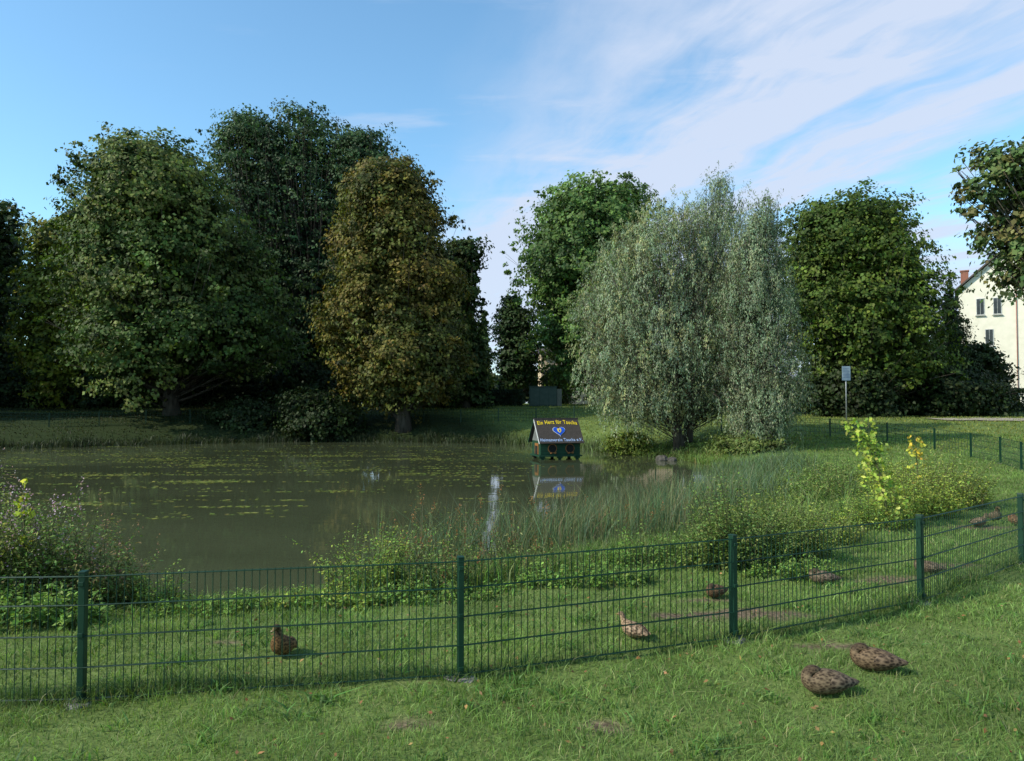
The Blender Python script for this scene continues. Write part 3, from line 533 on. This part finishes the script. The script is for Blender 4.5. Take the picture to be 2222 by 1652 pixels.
for s_ in(-1,1):
    mb=MB()
    mb.box((-hw_-.122,s_*run/2,(zr+zw-.1)/2+.0),(.02,sl,.05),0,rx=-s_*pitch);mb.obj("barge_board",WH if s_<0 else GW,dh)
n_=Vector((0,-math.sin(pitch),math.cos(pitch)));upv=Vector((0,math.cos(pitch),math.sin(pitch)));oc=Vector((0,-run/2,(zr+zw-.1)/2+.02))
def text(s,size,u_,v_,mat,name,lift,width,arc=0.,bold=.0,ext=.004):
    cu=bpy.data.curves.new("t","FONT");cu.body=s;cu.size=size;cu.align_x='CENTER';cu.align_y='CENTER';cu.extrude=ext;cu.offset=bold;cu.space_character=1.15
    o=bpy.data.objects.new("t",cu);COL.objects.link(o);bpy.context.view_layer.update()
    me=bpy.data.meshes.new_from_object(o.evaluated_get(bpy.context.evaluated_depsgraph_get()));bpy.data.objects.remove(o)
    co=np.empty(len(me.vertices)*3,np.float32);me.vertices.foreach_get("co",co);co=co.reshape(-1,3);wd_=co[:,0].max()-co[:,0].min();co[:,0]*=width/wd_;co[:,1]-=arc*(co[:,0]/(width/2))**2
    me.vertices.foreach_set("co",co.ravel());me.update()
    M=Matrix(((1,0,0),(0,upv.y,n_.y),(0,upv.z,n_.z))).to_4x4();M.translation=oc+upv*v_+n_*lift+Vector((u_,0,0))
    me.transform(M);me.materials.clear();me.materials.append(mat)
    k=bpy.data.objects.new(name,me);COL.objects.link(k);k.parent=roof
text("Ein Herz für Taucha",.29,0,.46,YL,"lettering",.03,1.78,.06,.002)
text("Heimatverein Taucha e.V.",.22,.0,-.5,LB,"lettering",.034,1.86,.0,.001)
def heart(sc_,mat,name,lift,v0=.0):
    k=40;P=[]
    for j in range(k):
        t=6.283*j/k;x=16*math.sin(t)**3/17*sc_;y=(13*math.cos(t)-5*math.cos(2*t)-2*math.cos(3*t)-math.cos(4*t))/17*sc_+v0
        P.append(oc+Vector((x,0,0))+upv*y+n_*lift)
    P2=[q-n_*.01 for q in P];mb=MB();mb.add([tuple(q) for q in P+P2],[tuple(range(k))[::-1]]+[(j,(j+1)%k,k+(j+1)%k,k+j) for j in range(k)]);o=mb.obj(name,mat,roof)
heart(.3,WH,"emblem",.034,-.02);heart(.275,BL,"emblem",.046,-.02)
mb=MB();c=oc+n_*.058
P=[(-.09,.1),(-.03,.07),(0,.12),(.03,.07),(.09,.1),(.08,-.05),(0,-.14),(-.08,-.05)];mb.add([tuple(c+Vector((a_,0,0))+upv*b_) for a_,b_ in P],[tuple(range(8))[::-1]]);mb.obj("emblem",YL,roof)
mb=MB();c=oc+n_*.066
P=[(-.03,.03),(.04,.03),(.03,-.05),(0,-.09),(-.03,-.05)];mb.add([tuple(c+Vector((a_,0,0))+upv*b_) for a_,b_ in P],[(4,3,2,1,0)]);mb.obj("emblem",BL,roof)
# ---------------------------------------------------------------- ducks
def feather(name,c1,c2,sc_=55,lo=.25,hi=.8):
    m,nt,N,L=newmat(name);out=N.new("ShaderNodeOutputMaterial");p=N.new("ShaderNodeBsdfPrincipled");tc=N.new("ShaderNodeTexCoord")
    mp=N.new("ShaderNodeMapping");mp.inputs["Scale"].default_value=(.5,1,1);v=N.new("ShaderNodeTexVoronoi");v.inputs["Scale"].default_value=sc_
    nz=N.new("ShaderNodeTexNoise");nz.inputs["Scale"].default_value=160;nz.inputs["Detail"].default_value=3
    ad=N.new("ShaderNodeMath");ad.operation='MULTIPLY_ADD';ad.inputs[1].default_value=.5
    r_=N.new("ShaderNodeValToRGB");e=r_.color_ramp.elements;e[0].position=lo+.25;e[0].color=(*c1,1);e[1].position=hi+.2;e[1].color=(*c2,1)
    L.new(tc.outputs["Object"],mp.inputs[0]);L.new(mp.outputs[0],v.inputs["Vector"]);L.new(mp.outputs[0],nz.inputs["Vector"]);L.new(nz.outputs["Fac"],ad.inputs[0]);L.new(v.outputs["Distance"],ad.inputs[2]);L.new(ad.outputs[0],r_.inputs[0])
    a=N.new("ShaderNodeAttribute");a.attribute_name="col";x=N.new("ShaderNodeMix");x.data_type='RGBA';x.blend_type='MULTIPLY';x.inputs[0].default_value=1
    L.new(r_.outputs[0],x.inputs[6]);L.new(a.outputs["Color"],x.inputs[7])
    L.new(x.outputs[2],p.inputs["Base Color"]);p.inputs["Roughness"].default_value=.75;p.inputs["Specular IOR Level"].default_value=.2
    b=N.new("ShaderNodeBump");b.inputs["Strength"].default_value=.2;b.inputs["Distance"].default_value=.002;L.new(v.outputs["Distance"],b.inputs["Height"]);L.new(b.outputs[0],p.inputs["Normal"])
    L.new(p.outputs[0],out.inputs[0]);return m
FM=feather("brown_mottled_feathers",(.04,.026,.016),(.17,.125,.08),75);FW=feather("dark_wing_feathers",(.024,.016,.011),(.18,.135,.095),50)
BI=noise_mat("duck_bill",(.1,.08,.03),(.2,.14,.04),20,.4,0);EY=noise_mat("duck_eye",(.004,.004,.004),(.008,.008,.008),20,.1,0)
def loft(secs,k=14):
    S=np.array(secs,float);P=S[:,:2];T=nrm(np.gradient(P,axis=0));V=[]
    for i in range(len(S)):
        t=T[i];nn=np.array([-t[1],t[0]])
        for j in range(k):
            a=6.283*j/k;w_=S[i,2]*math.cos(a);h_=S[i,3]*math.sin(a);V.append((P[i,0]+nn[0]*h_,w_,P[i,1]+nn[1]*h_))
    n=len(S);Fs=[(i*k+j,i*k+(j+1)%k,(i+1)*k+(j+1)%k,(i+1)*k+j) for i in range(n-1) for j in range(k)]+[tuple(range(k))[::-1],tuple((n-1)*k+j for j in range(k))]
    return V,Fs,n,k
def duck(label,x,y,kind,rot,s=1.,headcol=(.8,.75,.7),bodycol=(1,1,1),zs=1.12,ls=1.):
    e=empty("duck",(x,y,float(G(x,y))+.004),label,"duck","mallard ducks on the grass",rot);e.scale=(s*ls,s*1.1,s*zs)
    if kind=="rest":
        sec=[(-.235,.085,.01,.006),(-.2,.084,.03,.015),(-.15,.084,.056,.04),(-.09,.084,.082,.066),(-.02,.085,.093,.079),(.05,.086,.09,.082),(.105,.09,.076,.077),(.142,.108,.054,.058),(.143,.136,.042,.04),(.12,.154,.038,.034),(.09,.16,.037,.033),(.06,.157,.028,.025),(.042,.153,.015,.014)];hs=8
        bill=[(.046,.153,.013,.01),(.025,.149,.012,.007),(.0,.144,.011,.004)];eye=(.092,.168,.035)
    elif kind=="sit":
        sec=[(-.13,.03,.012,.006),(-.11,.04,.032,.018),(-.08,.055,.055,.045),(-.04,.075,.08,.068),(.005,.095,.09,.082),(.04,.118,.08,.078),(.06,.155,.055,.056),(.067,.19,.033,.036),(.072,.222,.026,.028),(.082,.25,.03,.029),(.105,.255,.026,.024),(.123,.25,.016,.014)];hs=7
        bill=[(.12,.25,.014,.011),(.14,.243,.013,.007),(.17,.237,.014,.004)];eye=(.097,.261,.026)
    else:
        sec=[(-.22,.08,.012,.006),(-.19,.08,.032,.018),(-.13,.078,.058,.045),(-.06,.08,.08,.068),(.02,.082,.085,.076),(.09,.09,.068,.07),(.13,.12,.042,.048),(.15,.15,.028,.03),(.158,.175,.027,.028),(.175,.194,.03,.028),(.2,.195,.025,.023),(.216,.189,.015,.013)];hs=7
        bill=[(.213,.189,.014,.011),(.235,.182,.013,.007),(.262,.177,.014,.004)];eye=(.192,.202,.026)
    V,Fs,n,k=loft(sec);me=bpy.data.meshes.new("body");me.from_pydata(V,[],Fs);me.update();me.polygons.foreach_set("use_smooth",np.ones(len(me.polygons),bool))
    a=me.attributes.new("col","FLOAT_COLOR","FACE");cc=[]
    for i in range(n-1):
        for j in range(k):
            c=headcol if i>=hs else bodycol
            if i<2: c=(1.2,1.15,1.1)
            if i>=hs and j in(0,6,7,13): c=tuple(q*1.5 for q in headcol)
            cc.append((*c,1))
    cc+=[(1,1,1,1),(.8,.7,.6,1)];a.data.foreach_set("color",np.array(cc,np.float32).ravel());me.materials.append(FM)
    o=bpy.data.objects.new("body",me);COL.objects.link(o);o.parent=e;md=o.modifiers.new("s","SUBSURF");md.levels=2;md.render_levels=2
    V,Fs,n,k=loft(bill,10);mb=MB();mb.add(V,Fs);mb.obj("bill",BI,e,True)
    for sd_ in(-1,1):
        mb=MB();mb.tube([(eye[0],sd_*(eye[2]-.003),eye[1]),(eye[0],sd_*(eye[2]+.001),eye[1])],[.0045,.003],8);mb.obj("eye",EY,e,True)
        rows=[(.085,.1,.02,.045),(.04,.108,.05,.08),(-.03,.11,.058,.09),(-.1,.106,.045,.078),(-.16,.1,.026,.052),(-.225,.1,.01,.02)]
        if kind=="sit": rows=[(a_*.75-.025,b_+.01+.25*a_,c_,d_-.004) for a_,b_,c_,d_ in rows]
        V=[];kk=7
        for rx_,rz_,rh,rw2 in rows:
            for j in range(kk):
                t=j/(kk-1);ang=-.5+t*1.75;V.append((rx_-.02*t*t,sd_*(rw2+.004)*math.cos(ang*.85-.05),rz_-.022+rh*1.02*math.sin(ang)))
        Fs=[(i*kk+j,i*kk+j+1,(i+1)*kk+j+1,(i+1)*kk+j) for i in range(len(rows)-1) for j in range(kk-1)]
        wme=bpy.data.meshes.new("wing");wme.from_pydata(V,[],Fs);wme.update();wme.polygons.foreach_set("use_smooth",np.ones(len(wme.polygons),bool))
        a=wme.attributes.new("col","FLOAT_COLOR","FACE");wc=np.ones((len(Fs),4),np.float32);wc[:,:3]=np.array(bodycol);a.data.foreach_set("color",wc.ravel());wme.materials.append(FW)
        w_=bpy.data.objects.new("wing",wme);COL.objects.link(w_);w_.parent=e
        sm=w_.modifiers.new("t","SOLIDIFY");sm.thickness=.004;md=w_.modifiers.new("s","SUBSURF");md.levels=2;md.render_levels=2
duck("brown duck sitting upright with raised head behind the fence",-1.76,5.72,"sit",math.radians(258),.92,(.5,.48,.35),(.95,.72,.42),1.1)
duck("pale speckled brown duck crouching on worn grass",1.0,6.15,"low",math.radians(128),.76,(1.4,1.3,1.2),(1.9,1.75,1.6),1.15)
duck("brown duck resting with head tucked beside a fence post",2.02,7.38,"rest",math.radians(215),.7,(.4,.35,.3),(.9,.7,.55))
duck("dark brown duck resting on the grass",3.33,7.98,"rest",math.radians(170),.8,(.4,.4,.35))
duck("brown duck lying behind a fence post",4.72,8.45,"rest",math.radians(160),.82,(.6,.5,.4))
duck("mottled brown duck sleeping with bill tucked in feathers",2.09,4.98,"rest",math.radians(183),.93,(.5,.45,.4),(1,.95,.88))
duck("mottled brown duck sleeping with tail pointing away",2.62,5.4,"rest",math.radians(162),.92,(.45,.4,.35),(.95,.85,.75))
duck("brown duck standing upright on the lawn",8.0,12.3,"sit",math.radians(260),1.0,(.5,.4,.3),(1,1,1),1.)
duck("pale brown duck crouching on the lawn",7.35,11.7,"low",math.radians(20),.85,(1,1,.9),(1.5,1.4,1.3))
duck("brown duck sitting on the lawn",7.98,11.75,"rest",math.radians(100),.85,(.9,.7,.6),(1.2,.9,.7))
# ---------------------------------------------------------------- sign, cabinet, stones
d=42;sx=float(wx(1836,d));g0=float(G(sx,d));zt=float(wz(795,d));zb=float(wz(826,d))
e=empty("sign",(sx,d,g0),"pale rectangular notice sign on a thin metal pole","sign")
ST=noise_mat("galvanised_steel",(.2,.21,.22),(.3,.31,.32),6,.5,0,metal=.4)
mb=MB();mb.tube([(0,0,-.2),(0,0,zt-g0-.02)],.035,8);mb.obj("pole",ST,e,True)
SGM=noise_mat("sign_face",(.14,.2,.27),(.24,.31,.37),3,.4,0)
mb=MB();mb.box((0,-.05,(zt+zb)/2-g0),(.48,.02,zt-zb));mb.obj("sign_panel",SGM,e,bevel=.008)
mb=MB()
for q in range(7): mb.box((-.02 if q%2 else 0,-.064,(zt+zb)/2-g0+.26-q*.08),(.3 if q%2 else .36,.004,.018))
mb.obj("notice_print",noise_mat("dark_print",(.05,.08,.16),(.07,.1,.2),3,.5,0),e)
d=57;cx=float(wx(1181,d));g0=float(G(cx,d));h_=float(wz(840,d))-g0
e=empty("utility_cabinet",(cx,d,g0),"dark grey green metal utility cabinets beside the road","cabinet")
CM=noise_mat("grey_green_paint",(.026,.045,.033),(.038,.06,.044),3,.6,.1)
CDM=noise_mat("cabinet_door",(.034,.055,.04),(.048,.07,.052),3,.6,.1)
mb=MB();mb.box((-.1,0,h_/2),(2.1,.7,h_));mb.box((-.1,0,h_+.03),(2.2,.8,.06));mb.obj("housing",CM,e,bevel=.02)
for q in(-.72,-.02,.62):
    mb=MB();mb.box((q,-.362,h_/2),(.6,.02,h_*.85));mb.box((q+.22,-.378,h_/2),(.03,.012,.15));mb.obj("door",CDM,e)
mb=MB();mb.box((1.15,0,h_*.45),(.36,.5,h_*.9));mb.obj("side_cabinet",noise_mat("beige_paint",(.1,.1,.075),(.14,.13,.1),3,.6,0),e)
SM_=noise_mat("grey_stone",(.04,.036,.03),(.1,.09,.075),6,.9,.6)
def stone(x,y,s_,sd_):
    r=np.random.default_rng(sd_);V=[];k=9
    for i,zl in enumerate((-.3,.1,.5,.75)):
        for j in range(k): q=(1,1.05,.9,.5)[i]*r.uniform(.8,1.15);V.append((s_*q*math.cos(6.283*j/k),s_*.8*q*math.sin(6.283*j/k),s_*zl+r.uniform(-.04,.04)*s_))
    mb=MB();mb.add(V,[(i*k+j,i*k+(j+1)%k,(i+1)*k+(j+1)%k,(i+1)*k+j) for i in range(3) for j in range(k)]+[tuple(3*k+j for j in range(k))])
    o=mb.obj("stone",SM_);o.location=(x,y,max(float(G(x,y)),WZ));o["label"]="grey boulder at the water's edge under the willow";o["category"]="stone";o["group"]="stones at the shore"
stone(6.15,30.3,.28,1);stone(6.5,30.1,.2,2)
# ---------------------------------------------------------------- houses
CR=noise_mat("cream_render",(.68,.64,.52),(.76,.71,.59),2,.9,.1);RR=noise_mat("dark_roof_tiles",(.07,.055,.05),(.12,.09,.08),8,.8,.4)
PE=noise_mat("peach_render",(.55,.42,.28),(.62,.48,.33),2,.9,.1);GRY=noise_mat("grey_render",(.35,.34,.32),(.45,.44,.42),2,.9,.1)
GL=noise_mat("window_glass",(.02,.02,.02),(.04,.042,.045),2,.25,0,spec=.4);BR=noise_mat("red_brick",(.22,.09,.06),(.3,.13,.09),14,.9,.4)
RE=noise_mat("red_pipe",(.25,.08,.06),(.3,.1,.07),5,.6,0)
def window(p,x,z,w_,h_,y0):
    mb=MB();mb.box((x,y0-.02,z),(w_+.08,.04,h_+.08));wn=mb.obj("window",WH,p)
    mb=MB();mb.box((x-w_/4,y0-.05,z),(w_/2-.03,.02,h_-.03));mb.box((x+w_/4,y0-.05,z),(w_/2-.03,.02,h_-.03));mb.obj("pane",GL,wn)
    mb=MB();mb.box((x,y0-.08,z-h_/2-.1),(w_+.2,.16,.05));mb.obj("sill",GRY,wn)
def house(label,xc,w_,y0,dep,ze,zr_,wm,gable,wins,chim=None,pipe=None,rot=0):
    g0=float(G(xc,y0))-.3;e=empty("house",(xc,y0,g0),label,"house","houses beyond the pond",rot)
    a=ze-g0;b=zr_-g0;mb=MB();mr=MB()
    if gable:
        V=[(-w_,0,0),(w_,0,0),(w_,0,a),(0,0,b),(-w_,0,a),(-w_,dep,0),(w_,dep,0),(w_,dep,a),(0,dep,b),(-w_,dep,a)]
        mb.add(V,[(0,1,2,3,4),(9,8,7,6,5),(0,4,9,5),(1,6,7,2),(4,3,8,9),(3,2,7,8)])
        an=math.atan2(b-a,w_);o_=.35
        for s_ in(-1,1):
            ux,uz=math.cos(an),math.sin(an)
            P=[(0,b+.1),(s_*(w_+o_*ux),a-o_*uz+.1),(s_*(w_+o_*ux),a-o_*uz+.24),(0,b+.25)]
            V=[(p[0],-.35,p[1]) for p in P]+[(p[0],dep+.35,p[1]) for p in P]
            mr.add(V,[(0,1,2,3),(7,6,5,4),(0,4,5,1),(1,5,6,2),(2,6,7,3),(3,7,4,0)])
    else:
        V=[(-w_,0,0),(w_,0,0),(w_,0,a),(-w_,0,a),(-w_,dep,0),(w_,dep,0),(w_,dep,a),(-w_,dep,a),(-w_,dep/2,b),(w_,dep/2,b)]
        mb.add(V,[(0,1,2,3),(5,4,7,6),(0,3,8,7,4),(1,5,6,9,2),(3,2,9,8),(7,8,9,6)])
        V=[(-w_-.3,-.4,a-.1),(w_+.3,-.4,a-.1),(w_+.3,dep/2,b+.15),(-w_-.3,dep/2,b+.15),(-w_-.3,dep+.4,a-.1),(w_+.3,dep+.4,a-.1),(-w_-.3,-.4,a+.05),(w_+.3,-.4,a+.05),(w_+.3,dep/2,b+.3),(-w_-.3,dep/2,b+.3),(-w_-.3,dep+.4,a+.05),(w_+.3,dep+.4,a+.05)]
        mr.add(V,[(6,7,8,9),(9,8,11,10),(0,1,7,6),(4,10,11,5),(1,2,8,7),(0,6,9,3),(3,9,10,4),(2,5,11,8)])
    mb.obj("wall",wm,e);rf=mr.obj("roof",RR,e)
    if chim: mb=MB();mb.box((chim[0],chim[1],chim[2]-g0),(.55,.55,2.4));mb.box((chim[0],chim[1],chim[2]-g0+1.24),(.66,.66,.1));mb.obj("chimney",BR,rf)
    for wn in wins: window(e,wn[0],wn[1]-g0,wn[2],wn[3],0)
    if pipe: mb=MB();mb.tube([(pipe,-.08,.1),(pipe,-.08,a)],.03,8);mb.obj("rainpipe",RE,e,True)
w5=lambda px,py,w_=.5,h_=1.25:(-5+(px-2083)/167*5,float(wz(py,58.5)),w_,h_)
house("cream rendered house with steep gable and small windows",40.4,5.,57,12,11.1,15.6,CR,True,
 [w5(2132,664),w5(2170,664),w5(2151,732),w5(2240,664),w5(2280,664),w5(2260,732)],(-4.55,1.2,11.5),-1.15,math.radians(-31))
D=76
house("peach rendered house behind trees beyond the road",10.,7.,D,9,float(wz(768,D)),float(wz(750,D)),PE,False,[(-3.9,5.5,.9,1.1),(-1.5,5.5,.9,1.1)])
D=82
house("grey rendered house glimpsed between dark trees",-23.8,4.3,D,9,float(wz(720,D)),float(wz(640,D)),GRY,True,[(-2,7.3,.9,1.3),(0,7.3,.9,1.3),(2,7.3,.9,1.3)])
# ---------------------------------------------------------------- light, sky
EL=math.radians(38);AZ=math.radians(248)
S=Vector((math.sin(AZ)*math.cos(EL),math.cos(AZ)*math.cos(EL),math.sin(EL)))
ld=bpy.data.lights.new("sun","SUN");ld.energy=5;ld.angle=math.radians(.5);ld.color=(1,.94,.79);lo=bpy.data.objects.new("sun",ld);COL.objects.link(lo);lo.rotation_euler=S.to_track_quat('Z','Y').to_euler();lo.location=S*50
wd=bpy.data.worlds.new("World");sc.world=wd;wd.use_nodes=True;nt=wd.node_tree;N=nt.nodes;L=nt.links;N.clear()
out=N.new("ShaderNodeOutputWorld");bg=N.new("ShaderNodeBackground");bg.inputs[1].default_value=.15
sk=N.new("ShaderNodeTexSky");sk.sky_type='NISHITA';sk.sun_disc=False;sk.sun_elevation=EL;sk.sun_rotation=AZ;sk.air_density=1.;sk.dust_density=.6;sk.ozone_density=1.4
tc=N.new("ShaderNodeTexCoord");sx_=N.new("ShaderNodeSeparateXYZ");L.new(tc.outputs["Generated"],sx_.inputs[0])
def M(op,a,b=None,c=None):
    n=N.new("ShaderNodeMath");n.operation=op
    for i,v in enumerate((a,b,c)):
        if v is None: continue
        if isinstance(v,(int,float)): n.inputs[i].default_value=v
        else: L.new(v,n.inputs[i])
    return n.outputs[0]
def SM(v,a,b):
    n=N.new("ShaderNodeMapRange");n.interpolation_type='SMOOTHSTEP';L.new(v,n.inputs[0]);n.inputs[1].default_value=a;n.inputs[2].default_value=b;return n.outputs[0]
zc=M('MAXIMUM',sx_.outputs[2],.04);PX=M('DIVIDE',sx_.outputs[0],zc);PY=M('DIVIDE',sx_.outputs[1],zc)
def NZ(x,y,sc_,det,rough=.55,dist=0):
    c=N.new("ShaderNodeCombineXYZ");L.new(x,c.inputs[0]);L.new(y,c.inputs[1]);n=N.new("ShaderNodeTexNoise");n.inputs["Scale"].default_value=sc_;n.inputs["Detail"].default_value=det;n.inputs["Roughness"].default_value=rough;n.inputs["Distortion"].default_value=dist
    L.new(c.outputs[0],n.inputs["Vector"]);return n.outputs["Fac"]
wp=M('SUBTRACT',NZ(PX,PY,.8,3),.5)
s0=M('ADD',PX,M('MULTIPLY',M('SUBTRACT',PY,2.5),.27))
sW=M('ADD',s0,M('MULTIPLY',wp,.65))
st1=NZ(M('MULTIPLY',sW,2.4),M('MULTIPLY',PY,.55),1.0,6,.55)
st2=NZ(M('MULTIPLY',sW,6.),M('MULTIPLY',PY,1.5),1.0,7,.62)
st3=NZ(PX,PY,1.7,7,.6)
band=M('MULTIPLY',SM(sW,-.3,.6),M('SUBTRACT',1,SM(sW,1.5,2.0)))
den=M('MULTIPLY',band,M('ADD',M('ADD',.16,M('MULTIPLY',SM(st1,.3,.62),.8)),M('ADD',M('MULTIPLY',M('SUBTRACT',SM(st2,.28,.72),.4),.4),M('MULTIPLY',M('SUBTRACT',SM(st3,.35,.65),.3),.4))))
side=M('MULTIPLY',M('MULTIPLY',SM(st1,.4,.65),SM(st2,.3,.65)),M('MULTIPLY',SM(sW,1.4,2.),.8))
leftw=M('MULTIPLY',M('MULTIPLY',SM(NZ(M('MULTIPLY',PX,.8),M('MULTIPLY',PY,2.),1.3,6),.56,.72),SM(s0,-1.4,-.2)),.4)
low=M('MULTIPLY',M('MULTIPLY',SM(PY,3.6,5.4),SM(PX,-1.1,-.1)),.7)
d1=M('MAXIMUM',M('MINIMUM',M('ADD',M('ADD',M('ADD',den,side),leftw),low),.92),0.)
ti=N.new("ShaderNodeVectorMath");ti.operation='MULTIPLY';ti.inputs[1].default_value=(1.2,1.62,1.66);L.new(sk.outputs[0],ti.inputs[0])
mix=N.new("ShaderNodeMix");mix.data_type='RGBA';L.new(d1,mix.inputs[0]);L.new(ti.outputs[0],mix.inputs[6]);mix.inputs[7].default_value=(4.5,5.1,6.3,1)
L.new(mix.outputs[2],bg.inputs[0]);L.new(bg.outputs[0],out.inputs[0])
# ---------------------------------------------------------------- camera
cd=bpy.data.cameras.new("camera");cd.lens=26;cd.sensor_width=36;cd.clip_end=3000;cd.clip_start=.05
co=bpy.data.objects.new("camera",cd);COL.objects.link(co);co.location=(0,0,CH);co.rotation_euler=(math.radians(90+1.75),0,0);sc.camera=co
sc.view_settings.view_transform='Standard';sc.view_settings.look='None';sc.view_settings.exposure=0
